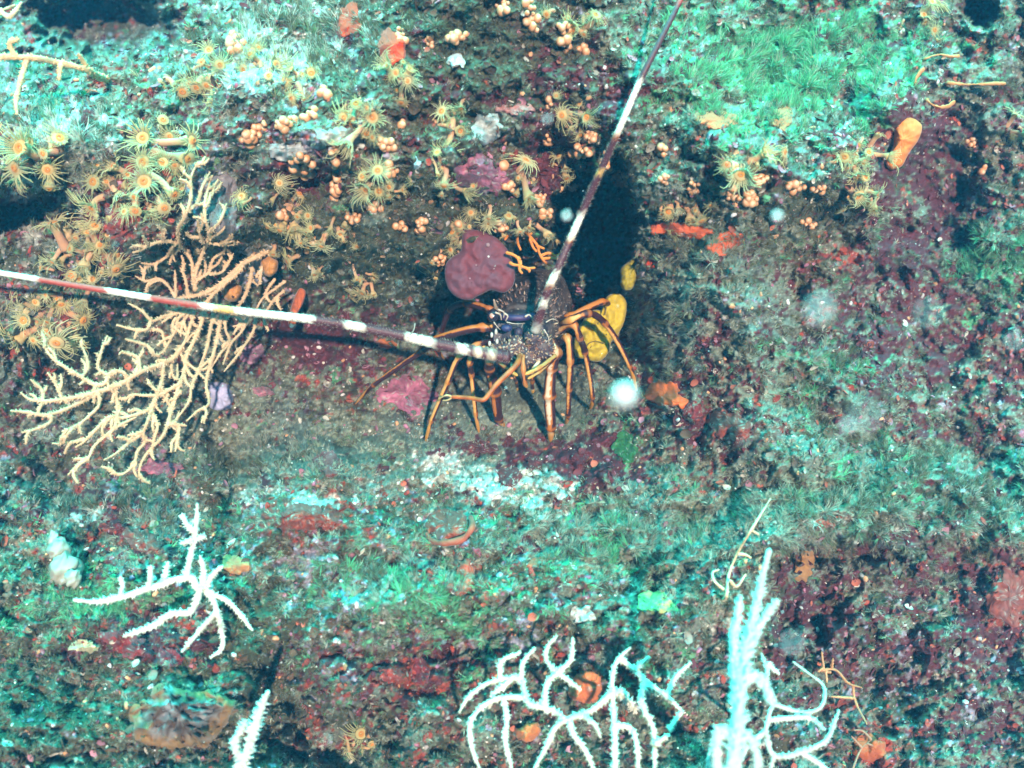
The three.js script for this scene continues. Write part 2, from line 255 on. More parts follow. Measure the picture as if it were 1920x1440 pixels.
// ---------- the spiny lobster in its hole ----------
{
  const lob = thing('spiny_lobster', 'dark spiny lobster with orange striped legs crouching in the reef hollow', 'lobster', on(985, 760, 0.01));
  const DARK = [0.024, 0.018, 0.022], MAR = [0.040, 0.008, 0.012], CREAM = [0.62, 0.52, 0.36], ORG = [0.44, 0.135, 0.018], PALE = [0.62, 0.52, 0.38];
  const body = new MB();
  // carapace: rings from the brow back to the tail, x, y, z, rx, ry in photo pixels at that depth
  const R = [[972, 634, 0.030, 30, 26], [974, 632, 0.030, 47, 42], [978, 628, 0.024, 58, 56], [986, 612, 0.008, 67, 66], [994, 598, -0.015, 73, 73], [1000, 588, -0.045, 77, 79], [1003, 578, -0.08, 78, 80], [1005, 570, -0.11, 76, 78], [1006, 566, -0.118, 69, 70], [1007, 563, -0.125, 73, 75], [1009, 556, -0.15, 70, 72], [1010, 554, -0.154, 63, 65], [1010, 550, -0.16, 67, 69], [1012, 546, -0.19, 62, 64], [1013, 544, -0.194, 55, 57], [1014, 541, -0.20, 59, 60], [1018, 535, -0.24, 40, 40]];
  const rings = [], N = 110;
  for (let n = 0; n < 161; n++) {
    const i = n * 0.4, t = i / 64 * (R.length - 1), a = Math.min(R.length - 2, Math.floor(t)), f = t - a, q = R[a].map((v, k) => v + (R[a + 1][k] - v) * f), row = [];
    for (let j = 0; j < N; j++) {
      const jj = j * 0.4, th = j / N * Math.PI * 2, cx = Math.cos(th), cy = Math.sin(th), k = (D / (D - q[2]));
      const wob = 1 + 0.02 * noise(i * 0.5, jj * 0.6, 12) + 0.012 * noise(i * 2.2, jj * 2.2, 11) - 0.05 * Math.exp(-(((th - 2.2) / 0.07) ** 2)) - 0.05 * Math.exp(-(((th - 0.95) / 0.07) ** 2));
      const p = P(q[0] + cx * q[3] * k * wob, q[1] - cy * q[4] * k * wob * (cy < 0 ? 0.8 : 1), q[2]);
      const sp = noise(i * 2.1, jj * 2.0, 13), band = i > 34 && (i % 9 < 1.2) ? 1 : 0;
      let col = mixc(DARK, [0.115, 0.085, 0.078], clamp(0.3 + 1.2 * noise(i * 0.5, jj * 0.42, 14) + 0.9 * sp, 0, 1));
      if (i < 6) col = [0.015, 0.014, 0.026];
      if (sp > 0.36) col = mixc(col, [0.42, 0.34, 0.26], clamp((sp - 0.36) * 6, 0, 0.8));
      if (band) col = mixc(col, [0.30, 0.30, 0.25], 0.6);
      row.push(body.v(p, col));
    }
    rings.push(row);
  }
  for (let i = 0; i < rings.length - 1; i++) for (let j = 0; j < N; j++) { const k = (j + 1) % N; body.i.push(rings[i][j], rings[i][k], rings[i + 1][k], rings[i][j], rings[i + 1][k], rings[i + 1][j]); }
  { const c0 = body.v(P(972, 634, 0.034), [0.012, 0.012, 0.03]); for (let j = 0; j < N; j++) body.i.push(c0, rings[0][(j + 1) % N], rings[0][j]); }
  // spines and knobs of the shell
  for (let k = 0; k < 900; k++) {
    const t = rr(2.2, 6.6), a = Math.floor(t), f = t - a, q = R[a].map((v, i) => v + (R[a + 1][i] - v) * f), th = rr(-0.5, 3.5), kk = D / (D - q[2]);
    const c = P(q[0], q[1], q[2]), p = P(q[0] + Math.cos(th) * q[3] * kk * 0.99, q[1] - Math.sin(th) * q[4] * kk * 0.99 * (Math.sin(th) < 0 ? 0.8 : 1), q[2]), d = p.clone().sub(c).normalize(); d.z += 0.75;
    const big = t < 3.6 && rnd() < 0.3, L = big ? rr(0.0028, 0.005) : rr(0.0006, 0.0012);
    body.cone(p, d, L, big ? 0.001 : rr(0.0004, 0.0007), 5, big ? [0.16, 0.09, 0.06] : [0.14, 0.11, 0.10], rnd() < 0.12 ? PALE : [0.20, 0.13, 0.10]);
  }
  // face: antenna bases bristling with knobs
  const knobs = (x, y, z, rx, ry, n, out) => { for (let k = 0; k < n; k++) { const a = rr(0, 6.283), r = Math.sqrt(rnd()), h = Math.sqrt(1 - r * r), p = P(x + Math.cos(a) * r * rx, y + Math.sin(a) * r * ry, z + h * rx * S * 0.9), d = V(Math.cos(a) * r, -Math.sin(a) * r, h + 0.2); const w = rnd(); body.cone(p, d, rr(0.0014, 0.0034) * out, rr(0.0006, 0.0012), 5, w < 0.4 ? [0.10, 0.06, 0.05] : [0.05, 0.045, 0.06], w < 0.35 ? [0.46, 0.33, 0.18] : w < 0.5 ? [0.60, 0.54, 0.44] : w < 0.7 ? [0.26, 0.10, 0.05] : [0.10, 0.06, 0.06]); } };
  const dk = () => mixc([0.030, 0.026, 0.042], [0.09, 0.055, 0.05], rnd());
  const lump = (x, y, z, rx, ry) => body.ball(P(x, y, z), rx * S, ry * S, rx * S * 0.9, 20, 14, dk, 0.15, x);
  lump(945, 662, 0.045, 28, 22); knobs(945, 662, 0.045, 28, 23, 150, 1.2);
  lump(968, 650, 0.045, 20, 20); knobs(968, 650, 0.045, 20, 20, 110, 1);
  lump(1012, 650, 0.045, 26, 24); knobs(1012, 650, 0.045, 26, 24, 140, 1.2);
  lump(990, 668, 0.045, 24, 18); knobs(990, 668, 0.045, 24, 18, 100, 1);
  lump(1000, 632, 0.055, 16, 14); knobs(1000, 632, 0.055, 16, 14, 50, 1);
  for (const [x, y] of [[914, 655], [922, 628], [930, 622], [932, 640], [918, 644]]) body.ball(P(x, y, 0.055), 0.0012, 0.0021, 0.0012, 8, 6, () => [0.46, 0.43, 0.37]);
  // brow: horns, pale scrolls and the violet blue band between the eyes
  const horn = (pts, r, c) => body.tube(curve(pts.map((q) => P(...q)), 0.0014), (t) => r * S * (1 - 0.75 * t), 8, (t) => mixc(c, PALE, t * 0.8));
  horn([[935, 590, 0.03], [929, 575, 0.045], [926, 562, 0.055]], 6, [0.16, 0.09, 0.06]); horn([[1002, 590, 0.03], [1008, 572, 0.045], [1012, 560, 0.055]], 6, [0.14, 0.10, 0.09]);
  body.tube(curve([[938, 594, 0.048], [958, 596, 0.053], [980, 596, 0.053], [1000, 592, 0.046]].map((q) => P(...q)), 0.0015), () => 6.2 * S, 9, (t, d) => d.z > 0.25 ? mixc([0.02, 0.02, 0.085], [0.05, 0.024, 0.09], Math.abs(Math.sin(t * 9))) : [0.03, 0.03, 0.07]);
  for (const [a, b, c, w] of [[[929, 586], [938, 590], [940, 600], 2.4], [[934, 580], [945, 586], [944, 596], 2.2], [[946, 588], [952, 592], [948, 602], 2.6], [[950, 604], [966, 607], [984, 606], 1.3], [[926, 604], [932, 612], [938, 618], 1.4], [[1024, 604], [1036, 598], [1046, 602], 1.5], [[1020, 618], [1028, 632], [1029, 648], 1.6], [[985, 594], [992, 590], [998, 597], 2.6]])
    body.tube(curve([a, b, c].map(([x, y]) => P(x, y, 0.056)), 0.0012), (t) => w * 0.75 * S * (1.1 - 0.5 * t), 6, (t) => mixc([0.50, 0.42, 0.34], [0.24, 0.16, 0.12], t));
  body.ball(P(950, 615, 0.05), 10 * S, 7 * S, 6 * S, 14, 10, () => [0.018, 0.03, 0.11]);
  body.ball(P(972, 622, 0.045), 8 * S, 9 * S, 8 * S, 12, 9, () => [0.03, 0.03, 0.06]);
  // mouth parts
  const limb = (pts, r, stripe, o = {}) => {
    const c = curve(pts, 0.0016), side = o.side ?? V(0, 0.1, 1).normalize(), L = pts.length - 1;
    const len = pts.map((p, i) => i ? p.distanceTo(pts[i - 1]) : 0), tot = len.reduce((a, b) => a + b, 0), cum = []; len.reduce((a, b, i) => (cum[i] = a + b), 0);
    const joint = cum.slice(1, -1).map((v) => v / tot);
    const st = cum.map((v) => v / tot), prof = (t) => { let i = 0; while (i < L - 1 && t > st[i + 1]) i++; return lerp(r[i], r[i + 1], clamp((t - st[i]) / (st[i + 1] - st[i]), 0, 1)); };
    body.tube(c, (t) => { let k = (r.length > 2 ? prof(t) : 0.9 * lerp(r[0], r[1], t)) * (1 - 0.5 * sm(t, 0.95, 1)); for (const j of joint) k *= 1 + 0.2 * Math.exp(-(((t - j) * tot / 0.0028) ** 2)) - 0.16 * Math.exp(-(((t - j - 0.005 / tot) * tot / 0.0016) ** 2)); return k * 0.9 * S; }, 30,
      (t, d) => { const f = d.dot(side); let near = 9; for (const j of joint) near = Math.min(near, Math.abs(t - j) * tot); const light = mixc(mixc(stripe, [0.56, 0.26, 0.05], sm(t, 0.72, 0.9)), ORG, near < 0.002 ? 0.6 : 0), w = (o.w ?? 0.6) * (1 - 1.6 * sm(t, 0.78, 0.9)); const mark = (o.stripe === CREAM ? 0.05 : 0.14) * noise(t * tot * 520, f * 3, 15); return f + mark > w ? vary(light, 1 + 1.2 * mark) : f + mark > w - 0.10 ? ORG : near < 0.0018 ? mixc(MAR, ORG, 0.6) : MAR; }, { cap: 0.9 });
  };
  limb([P(1040, 668, 0.045), P(1010, 690, 0.062), P(985, 702, 0.068)], [7, 4], [0.42, 0.26, 0.08]); limb([P(1035, 676, 0.042), P(1012, 697, 0.06), P(990, 710, 0.066)], [5, 3], [0.42, 0.30, 0.10]);
  limb([P(930, 676, 0.045), P(955, 695, 0.062), P(970, 704, 0.068)], [6, 4], [0.40, 0.22, 0.08]);
  limb([P(981, 668, 0.06), P(981, 692, 0.068), P(984, 718, 0.06), P(988, 726, 0.055)], [5.5, 4.5], [0.50, 0.17, 0.05]);
  limb([P(1010, 678, 0.05), P(1000, 694, 0.055), P(998, 715, 0.045), P(999, 736, 0.03)], [5, 4], CREAM); limb([P(958, 680, 0.05), P(962, 700, 0.055), P(968, 716, 0.045), P(970, 732, 0.03)], [4, 2.4], [0.5, 0.48, 0.3]);
  // ten walking legs: bearings of hip, knees and toe; the toe stands on the rock
  const leg = (pts, r, hipZ, kneeZ, o = {}) => {
    const n = pts.length - 1, toe = Z(...pts[n]) + 0.0015, v = pts.map(([x, y], i) => { const t = i / n, z = lerp(hipZ, toe, Math.pow(t, o.p ?? 1)) + kneeZ * Math.sin(Math.PI * Math.pow(t, 0.7)) * (t < 0.99 ? 1 : 0); return P(x, y, i === n ? toe : Math.max(z, Z(x, y) + 0.006)); });
    limb(v, r, o.stripe ?? [0.62, 0.31, 0.085], o);
  };
  leg([[935, 590], [918, 581], [875, 569], [845, 580], [828, 622], [822, 655], [833, 676]], [9, 5], 0.0, 0.03, { w: 0.64, side: V(0.2, 0.75, 0.6).normalize(), stripe: [0.45, 0.17, 0.03] });
  leg([[935, 618], [905, 614], [819, 636], [793, 657], [701, 722], [667, 757]], [10, 3.5], 0.02, 0.03, { w: 0.64, side: V(0.1, 0.8, 0.6).normalize(), stripe: [0.52, 0.25, 0.05] });
  leg([[930, 640], [893, 648], [862, 668], [840, 716], [809, 789], [798, 826]], [8, 4], 0.02, 0.03, { w: 0.66, side: V(-0.45, 0.2, 0.9).normalize() });
  leg([[935, 655], [890, 655], [881, 680], [884, 702], [892, 776], [898, 811]], [8, 4], 0.03, 0.02, { w: 0.64, side: V(-0.3, 0, 1).normalize() });
  leg([[945, 668], [920, 675], [918, 690], [928, 735], [935, 784], [946, 799]], [7, 9, 10, 12, 9, 3.5], 0.04, 0.015, { w: 0.82, stripe: CREAM, side: V(-0.4, 0, 0.9).normalize() });
  leg([[1035, 640], [1040, 662], [1034, 690], [1030, 741], [1033, 800], [1032, 828]], [9, 14, 10.5, 12.5, 10, 4], 0.035, 0.018, { w: 0.80, stripe: CREAM, side: V(-0.25, 0, 0.97).normalize() });
  leg([[1050, 640], [1064, 634], [1069, 677], [1067, 730], [1065, 779], [1061, 794]], [9.5, 4.5], 0.02, 0.03, { w: 0.74, side: V(-0.35, 0, 1).normalize() });
  leg([[1050, 620], [1076, 609], [1087, 634], [1097, 660], [1111, 744], [1107, 767]], [9, 4.2], 0.01, 0.035, { w: 0.74, side: V(-0.45, 0, 0.9).normalize() });
  leg([[1050, 606], [1070, 600], [1103, 588], [1135, 607], [1181, 687], [1193, 731]], [10, 4], 0.0, 0.045, { w: 0.72, side: V(-0.5, -0.2, 0.85).normalize() });
  leg([[1050, 600], [1070, 593], [1129, 566], [1143, 575], [1155, 594], [1158, 633]], [9, 5], -0.01, 0.03, { w: 0.64, side: V(0.2, 0.6, 0.75).normalize(), stripe: [0.45, 0.17, 0.03] });
  body.build('body', M.shell, lob);
  // eyes
  for (const [x, y, z] of [[925, 592, 0.052], [1014, 588, 0.045]]) { const e = new MB().ball(P(x, y, z), 11 * S, 12 * S, 10 * S, 18, 14, () => [0.022, 0.016, 0.026]).build('eye', M.eye, lob); const q = new MB(); q.ball(P(x - 3, y, z + 8.2 * S), 4.2 * S, 4.8 * S, 2.6 * S, 10, 8, () => [0.46, 0.24, 0.18]); q.build('painted_glint', M.eye, e); }  // the pink highlight on each eye is painted on as a small pale ball
  // the two long banded antennae
  const WH = [0.74, 0.70, 0.58], RED = [0.34, 0.045, 0.030], MA = [0.075, 0.017, 0.024], YE = [0.70, 0.44, 0.12];
  const antenna = (pts, rad, at, bands, bristle) => {
    const m = new MB(), c = curve(pts.map((q) => P(...q)), 0.0018), n = c.length, key = (p) => { const k = S * (D - p.z) / D; return at === 'x' ? 960 + p.x / k : 720 - p.y / k; };
    const one = (x) => { for (const [a, b, col] of bands) if (x >= a && x < b) return col; return MA; }, colour = (p) => { const x = key(p) + 9 * noise(p.x * 900, p.y * 900, 9), c = [-4, -1.5, 1.5, 4].reduce((s, d) => s.map((v, i) => v + one(x + d)[i] / 4), [0, 0, 0]); return vary(c, 1 + 0.45 * noise(p.x * 900, p.y * 900, 10)); };
    m.tube(c, (t, q, i) => S * lerp(rad[0], rad[1], Math.pow(t, 0.55)) * (1 + 0.07 * Math.sin(i * 2.1)), 12, (t, d, p) => colour(p));
    for (let i = 1; i < n - 1; i++) { const t = i / n; if (t > bristle) break; for (let k = 0; k < 6; k++) { const T = c[i + 1].clone().sub(c[i - 1]).normalize(), d = V(rr(-1, 1), rr(-1, 1), rr(-0.3, 1)); d.addScaledVector(T, -d.dot(T)).normalize(); const p = c[i].clone().addScaledVector(T, rr(-0.001, 0.001)).addScaledVector(d, S * lerp(rad[0], rad[1], Math.pow(t, 0.55)) * 0.95); m.cone(p, d.addScaledVector(T, 0.5), rr(0.0012, 0.0028) * (1.1 - t * 0.7), 0.0003, 3, [0.20, 0.13, 0.11], [0.34, 0.30, 0.24]); } }
    return m.build('antenna', M.shell, lob);
  };
  antenna([[952, 670, 0.066], [905, 662, 0.072], [850, 651, 0.076], [790, 638, 0.08], [720, 622, 0.083], [600, 601, 0.088], [480, 587, 0.094], [380, 574, 0.10], [200, 545, 0.11], [0, 512, 0.125], [-260, 470, 0.14]], [12, 3.4], 'x',
    [[-900, 70, WH], [70, 200, RED], [200, 280, WH], [280, 376, RED], [376, 400, WH], [400, 440, YE], [440, 588, WH], [588, 648, MA], [648, 682, WH], [682, 762, MA], [762, 812, WH], [812, 858, MA], [858, 876, WH], [876, 892, MA], [892, 902, PALE], [902, 916, MA], [916, 926, PALE]], 0.55);
  antenna([[1003, 622, 0.066], [1012, 592, 0.072], [1027, 545, 0.082], [1047, 500, 0.086], [1090, 402, 0.092], [1130, 312, 0.112], [1162, 240, 0.13], [1202, 148, 0.14], [1240, 72, 0.14], [1278, -4, 0.135], [1380, -230, 0.12]], [8.8, 3.2], 'y',
    [[-900, -40, WH], [-40, 8, RED], [150, 252, WH], [252, 258, ORG], [318, 327, YE], [400, 447, WH], [447, 453, ORG], [510, 533, WH], [533, 538, ORG], [562, 576, WH], [608, 640, [0.3, 0.28, 0.24]]], 0.55);
  const sprig = new MB(); sprig.tube(curve([P(768, 629, 0.084), P(776, 618, 0.09), P(778, 607, 0.092)], 0.0012), () => 0.0005, 5, () => [0.35, 0.4, 0.34]); sprig.build('bristle_tuft', M.shell, lob);
  // jointed antennules with forked tips
  const ann = (pts, forks) => { const m = new MB(), f = (t) => [0.50, 0.11, 0.02].map((v) => v * (0.8 + 0.2 * Math.cos(t * 40))); m.tube(curve(pts.map((q) => P(...q)), 0.0015), (t) => S * lerp(5.4, 3.4, t), 9, f); for (const k of forks) m.tube(curve(k.map((q) => P(...q)), 0.0012), (t) => S * lerp(2, 0.9, t), 6, () => [0.56, 0.36, 0.16]); return m.build('antennule', M.shell, lob); };
  ann([[975, 668, 0.07], [968, 684, 0.084], [930, 722, 0.094], [908, 749, 0.096], [904, 750, 0.096], [880, 746, 0.09], [848, 744, 0.085]], [[[848, 744, 0.085], [838, 741, 0.088], [828, 745, 0.084], [823, 747, 0.082]], [[848, 745, 0.085], [840, 750, 0.083], [830, 751, 0.08]]]);
}

// ---------- sea fans ----------
const from = (ox, oy, k) => (a) => { const r = []; for (let i = 0; i < a.length; i += 2) r.push([ox + a[i] / k, oy + a[i + 1] / k]); return r; };
function fan(label, group, base, lines, o) {             // lines: bearings of each branch; o.z(px, py) depth of the fan's sheet
  const root = thing(o.name ?? 'sea_fan', label, 'sea fan', base, group);
  if (o.twigs) for (const pts of lines.slice(1)) for (let i = 1; i < pts.length; i++) {     // short side shoots that fill the fan
    const [ax, ay] = pts[i - 1], [bx, by] = pts[i], q = Math.hypot(bx - ax, by - ay); if (q < 14 || rnd() < 0.35) continue;
    const t = rr(0.2, 0.9), x = lerp(ax, bx, t), y = lerp(ay, by, t), a = Math.atan2(by - ay, bx - ax) + (rnd() < 0.5 ? -1 : 1) * rr(0.5, 0.9), L = rr(12, 34);
    lines.push([[x, y], [x + Math.cos(a) * L * 0.5, y + Math.sin(a) * L * 0.5], [x + Math.cos(a - 0.25) * L, y + Math.sin(a - 0.25) * L]]); if (lines.length > 190) break;
  }
  lines.forEach((pts, n) => {
    const m = new MB(), len = pts.reduce((a, p, i) => a + (i ? Math.hypot(p[0] - pts[i - 1][0], p[1] - pts[i - 1][1]) : 0), 0);
    const r0 = o.r * (pts.thick ?? 1) * rr(0.92, 1.1) * (len > 150 ? 1.08 : 0.95);
    const c = curve(pts.map(([x, y, z]) => P(x + rr(-1, 1), y + rr(-1, 1), z ?? o.z(x, y))), 0.0017), N = c.length, ph = rr(0, 9);
    const rad = (t) => S * r0 * (1 - 0.3 * t) * (1 - 0.45 * sm(t, 0.82, 1)) * (1 + 0.10 * Math.sin(ph + t * len / 5.5));
    const tint = rr(0.9, 1.1);
    m.tube(c, (t, q, i) => rad(t) * (1 + 0.22 * noise(i * 0.8, q * 1.2, n & 31)), 8, (t, d, p) => mixc(vary(o.c, tint * (1 + 0.5 * noise(p.x * 520, p.y * 520, 21))), [0.22, 0.20, 0.12], clamp(1.6 * noise(p.x * 130, p.y * 130, 31) - 0.25, 0, 0.6)), { cap: 0.9 });
    const gap = o.gap ?? 1, count = Math.round(len / 4.2 * gap * 4);
    for (let k = 0; k < count; k++) {                    // polyps
      const i = Math.floor(rr(0, N - 1.01)), T = c[i + 1].clone().sub(c[i]).normalize(), d = V(rr(-1, 1), rr(-1, 1), rr(-0.8, 1)); d.addScaledVector(T, -d.dot(T)).normalize();
      const t = i / N, p = c[i].clone().lerp(c[i + 1], rnd()).addScaledVector(d, rad(t) * 0.8);
      m.cone(p, d.clone().addScaledVector(T, 0.35), rad(t) * rr(0.55, 1.05) * (o.spike ?? 1), rad(t) * rr(0.28, 0.42), 5, vary(o.c, tint * 1.02), vary(o.tip ?? o.c, tint * rr(0.9, 1.2)));
    }
    m.build('branch', M.coral, root);
  });
  return root;
}
{
  const A = from(240, 280, 4.5), B = from(0, 280, 2.25), C = from(20, 600, 4.5), E = from(300, 560, 4.235);
  const thick = (a, k) => { a.thick = k; return a; };
  const zf = (x, y) => Math.max(Zavg(x, y, 26) + 0.022, 0.014 + 0.052 * sm(-x, -520, -60) + 0.02 * sm(y, 500, 860) + 0.010 * noise(x / 60, y / 60, 33));
  const stem = [[520, 470, Z(520, 470) - 0.004], [490, 478, 0.012], ...A([960, 980, 760, 1150, 620, 1220, 480, 1250, 390, 1260])]; stem.thick = 1.5;
  const lines = [stem,
    ...[[560,1190,570,1060,640,850,690,720,650,600,650,480,700,240],[690,700,780,600,830,460],[700,750,790,690,820,650],[690,790,800,800,880,770,890,800],[640,790,610,740,590,600],[600,740,520,740,490,700],[660,420,700,400,730,310],[570,1180,550,1080,540,960,490,860,430,800,420,700,430,650,500,520,530,380,530,240,590,100],[500,520,590,450,620,330,690,190],[580,120,650,120,680,80],[520,240,470,200],[420,790,300,780,170,810,90,860,40,870],[300,775,290,690,250,640],[170,805,120,730],[390,800,320,910,220,970,110,960],[440,830,370,910,350,970],[400,1250,340,1150,250,1090,150,1110,60,1070],[130,1100,130,1030,100,980],[400,1240,400,1020],[510,1240,470,1060,440,1000],[570,1110,680,1040,700,970,740,900,820,890],[680,1050,780,1040,830,990,890,880],[1320,1190,1240,1260,1180,1350,1140,1420],[1330,1110,1220,1190,1130,1260,1080,1360],[1240,1100,1180,1170,1150,1230],[1130,990,1120,1080,1110,1140]].map(A),
    thick(A([1050,1000,1020,1130,970,1260,920,1340,880,1420]), 1.25), thick(A([960,1010,800,1150,700,1240,650,1310,600,1400]), 1.4),
    thick(C([1440,220,1370,320,1270,370,1060,450,980,510,860,570,720,610,600,640,440,670,250,690,150,660,90,610]), 1.3),
    ...[[270,690,270,600,170,500],[430,670,390,560,310,440],[740,610,560,710,400,780,280,800,150,780,0,770],[340,790,340,850,240,910,90,955],[980,505,960,450,870,430,820,460,760,430,740,400,760,280,820,130],[830,470,790,540,700,540,600,480,500,420,350,320,270,210],[600,480,650,400,640,310,590,200],[740,610,740,720,640,830,550,900,430,945],[890,560,890,660,920,740,890,800,820,830,720,920,600,1040,550,1070],[1440,540,1300,610,1230,650,1180,740,1060,800,900,830,820,840],[890,810,870,920,760,1010,700,1080,650,1170,560,1230,480,1305],[1290,365,1280,500,1240,620,1200,720,1150,860,1110,950,1000,1030,870,1140,790,1180],[1010,1020,940,990,890,990],[1110,950,1130,1030,1070,1110,1045,1230],[1190,770,1240,900,1210,990,1190,1100],[1230,640,1100,640,1020,630,960,680],[1240,600,1150,530],[1060,445,1070,330,1020,290,940,260],[1440,600,1360,720,1330,860,1280,990,1150,1130,1090,1250,1085,1350],[1060,1200,960,1290,870,1300],[1370,850,1410,900,1410,1000,1390,1110],[870,910,1000,850,1060,820],[560,890,480,960,430,1040,350,1040],[620,1000,480,1040],[1330,620,1290,700]].map(C),
    thick(E([380,40,350,100,330,200,270,330,210,470,200,560,150,690,100,850,60,1000,20,1100]), 1.2), thick(E([290,60,240,210,190,350,120,450,0,540]), 1.2),
    ...[[430,100,390,280,370,400,310,560,250,700,240,800,120,970],[490,110,460,300,420,450,380,600,370,700,385,840,300,890,215,970],[520,100,520,260,550,310,540,370,480,430,400,560],[700,120,650,250,570,350,500,520],[760,140,740,250,640,410,510,580],[600,130,650,200,580,220],[350,860,370,900,350,990],[60,1000,140,1010,140,1100,120,1210],[110,995,210,1010],[130,150,110,180,100,290],[210,250,180,180,160,300],[90,520,100,600,130,640,140,520],[430,460,340,540,310,560],[180,480,300,580,360,640]].map(E),
    ...[[880,660,700,700,640,720,600,680,540,650],[640,710,620,760,560,760,490,740],[790,690,750,690,680,730],[700,830,690,790,680,770,560,760],[670,870,640,860,620,830,530,800],[590,940,580,880,520,855],[800,690,740,770,680,860,650,870],[780,660,720,680,690,640,600,620]].map(B)];
  fan('large branching yellow sea fan on the left of the lobster', undefined, on(520, 470, 0), lines, { c: [0.50, 0.33, 0.185], tip: [0.60, 0.46, 0.30], r: 3.2, z: zf, spike: 1.7, twigs: 1 });

  const L = from(0, 900, 2.667), zl = (x, y) => 0.15 + 0.03 * sm(-x, -420, -120) + 0.008 * noise(x / 40, y / 40, 34);
  const st2 = [[392, 1105, Z(392, 1105) - 0.004], [388, 1102, 0.12], ...L([1020, 535, 985, 540, 960, 490, 900, 490, 760, 540, 600, 590, 480, 610, 370, 600])]; st2.thick = 1.1;
  fan('small white sea fan with stubby drooping branches at the lower left', 'white sea fans close to the camera', on(392, 1105), [st2,
    ...[[930,488,950,390,970,300,985,200,985,120],[965,295,900,320],[968,300,1030,280],[975,260,940,230,910,170],[1010,530,1020,450,1000,380],[1000,530,985,600,950,660,860,670,780,720,620,780],[1020,545,1050,580,1080,650,1010,740,960,800,910,860],[1080,650,1110,760,1110,840,1050,890],[1020,540,1060,570,1130,600,1200,670,1260,750],[1030,545,1060,480,1110,430],[600,585,610,520,600,480],[745,545,755,430],[815,520,840,410]].map(L)],
    { c: [0.52, 0.52, 0.43], tip: [0.62, 0.62, 0.54], r: 4.6, z: zl, spike: 1.3 });

  const K = from(680, 900, 2.666), zk = (x, y) => 0.178 + 0.04 * sm(y, 1180, 1440) + 0.008 * noise(x / 50, y / 50, 35);
  const st3 = [[1190, 1330, Z(1190, 1330) - 0.004], [1175, 1310, 0.14], ...K([1240, 1070, 1150, 1150, 1020, 1200, 960, 1240, 920, 1330, 860, 1440, 820, 1520])]; st3.thick = 1.15;
  fan('white sea fan of looping branches at the bottom centre edge', 'white sea fans close to the camera', on(1190, 1330), [st3,
    ...[[1010,1195,960,1160,890,1140,840,1120,800,1090,700,1090,600,1130,540,1220,540,1320,590,1460],[700,1095,720,1200,710,1290,750,1460],[820,1105,800,1000,800,920,860,840],[910,1145,920,1020,980,960,1040,900,1050,790],[970,965,920,900,920,840,970,780],[980,965,1090,1050],[795,990,700,1000,620,1020,530,1090,480,1160],[690,1000,690,910,790,860],[740,1000,640,1080],[1030,1195,1060,1280,1110,1350,1160,1460],[1090,1175,1160,1220,1190,1290],[1260,1460,1260,1300,1250,1100,1250,960,1280,890,1340,840],[1280,890,1340,930,1420,1010,1520,1080,1600,1160],[1360,950,1430,880],[1420,1015,1390,1080,1410,1160,1450,1240,1460,1460],[1260,1230,1340,1240,1370,1320,1380,1460],[1590,1165,1530,1250],[1520,1075,1570,980,1640,910],[1465,1320,1530,1270]].map(K)],
    { c: [0.54, 0.50, 0.38], tip: [0.64, 0.62, 0.52], r: 3.7, z: zk, spike: 1.6 });

  const H = from(1240, 900, 2.666), zh = (x, y) => 0.165 + 0.05 * sm(y, 1150, 1440) + 0.008 * noise(x / 40, y / 40, 36);
  const st4 = [[1420, 1400, Z(1420, 1400) - 0.004], [1430, 1390, 0.1], ...H([520, 1260, 560, 1130, 620, 1140, 700, 1160, 790, 1140, 810, 1030, 740, 970, 660, 910])];
  fan('pale sea fan with hooked twigs in the lower right', 'white sea fans close to the camera', on(1420, 1400), [st4,
    ...[[520,1260,560,1380,700,1360,820,1300,860,1220,890,1150],[540,1200,620,1190,740,1190,820,1250],[700,1365,800,1430,860,1480],[560,1130,520,1050,530,950,500,870],[530,920,590,970],[520,1260,440,1320,380,1440,360,1500],[440,1320,300,1290,240,1360,230,1480],[560,1380,540,1480]].map(H)],
    { c: [0.48, 0.48, 0.40], tip: [0.6, 0.6, 0.52], r: 3.4, z: zh, spike: 1.6 });
  const near = (x, y) => 0.245 + 0.07 * sm(y, 1030, 1440);
  const nb = H([540, 350, 500, 500, 455, 700, 410, 900, 390, 1100, 370, 1300, 350, 1500]);
  const st5 = [[1380, 1500, Z(1380, 1500) - 0.004], [1375, 1480, 0.14], ...H([350, 1440, 370, 1300, 390, 1100, 410, 900, 455, 700, 500, 500, 540, 350])]; st5.thick = 1.35;
  fan('thick pale sea fan branch rising nearest the camera at lower right', 'white sea fans close to the camera', P(1380, 1500, Z(1380, 1500)), [st5,
    ...[[385,1120,365,880,372,740,395,580],[420,880,480,750,580,600],[400,1000,470,980,520,1040,560,1130],[370,1300,300,1240,270,1330,280,1480],[380,1250,440,1290,480,1400,470,1500]].map((a) => thick(H(a), 0.75))],
    { c: [0.42, 0.45, 0.38], tip: [0.54, 0.56, 0.5], r: 6.9, z: near, spike: 1.5, gap: 1.6 });
  const st6 = [[1355, 1125, Z(1355, 1125) - 0.003], ...H([325, 570, 340, 470, 380, 370, 450, 250, 545, 90])];
  fan('single slender tan sea fan twig slanting up at the right', undefined, on(1355, 1125), [st6, ...[[450,250,490,275],[385,368,420,372,450,392],[345,505,380,530,420,470],[325,560,270,510,260,460,290,450]].map(H)], { c: [0.62, 0.46, 0.27], r: 2.5, z: (x, y) => Zmax(x, y, 20) + 0.022 + 0.03 * sm(-y, -1100, -940) });
  const st7 = [[1560, 1262, Z(1560, 1262) - 0.003], ...H([800, 950, 870, 950, 930, 1010, 1000, 1040])];
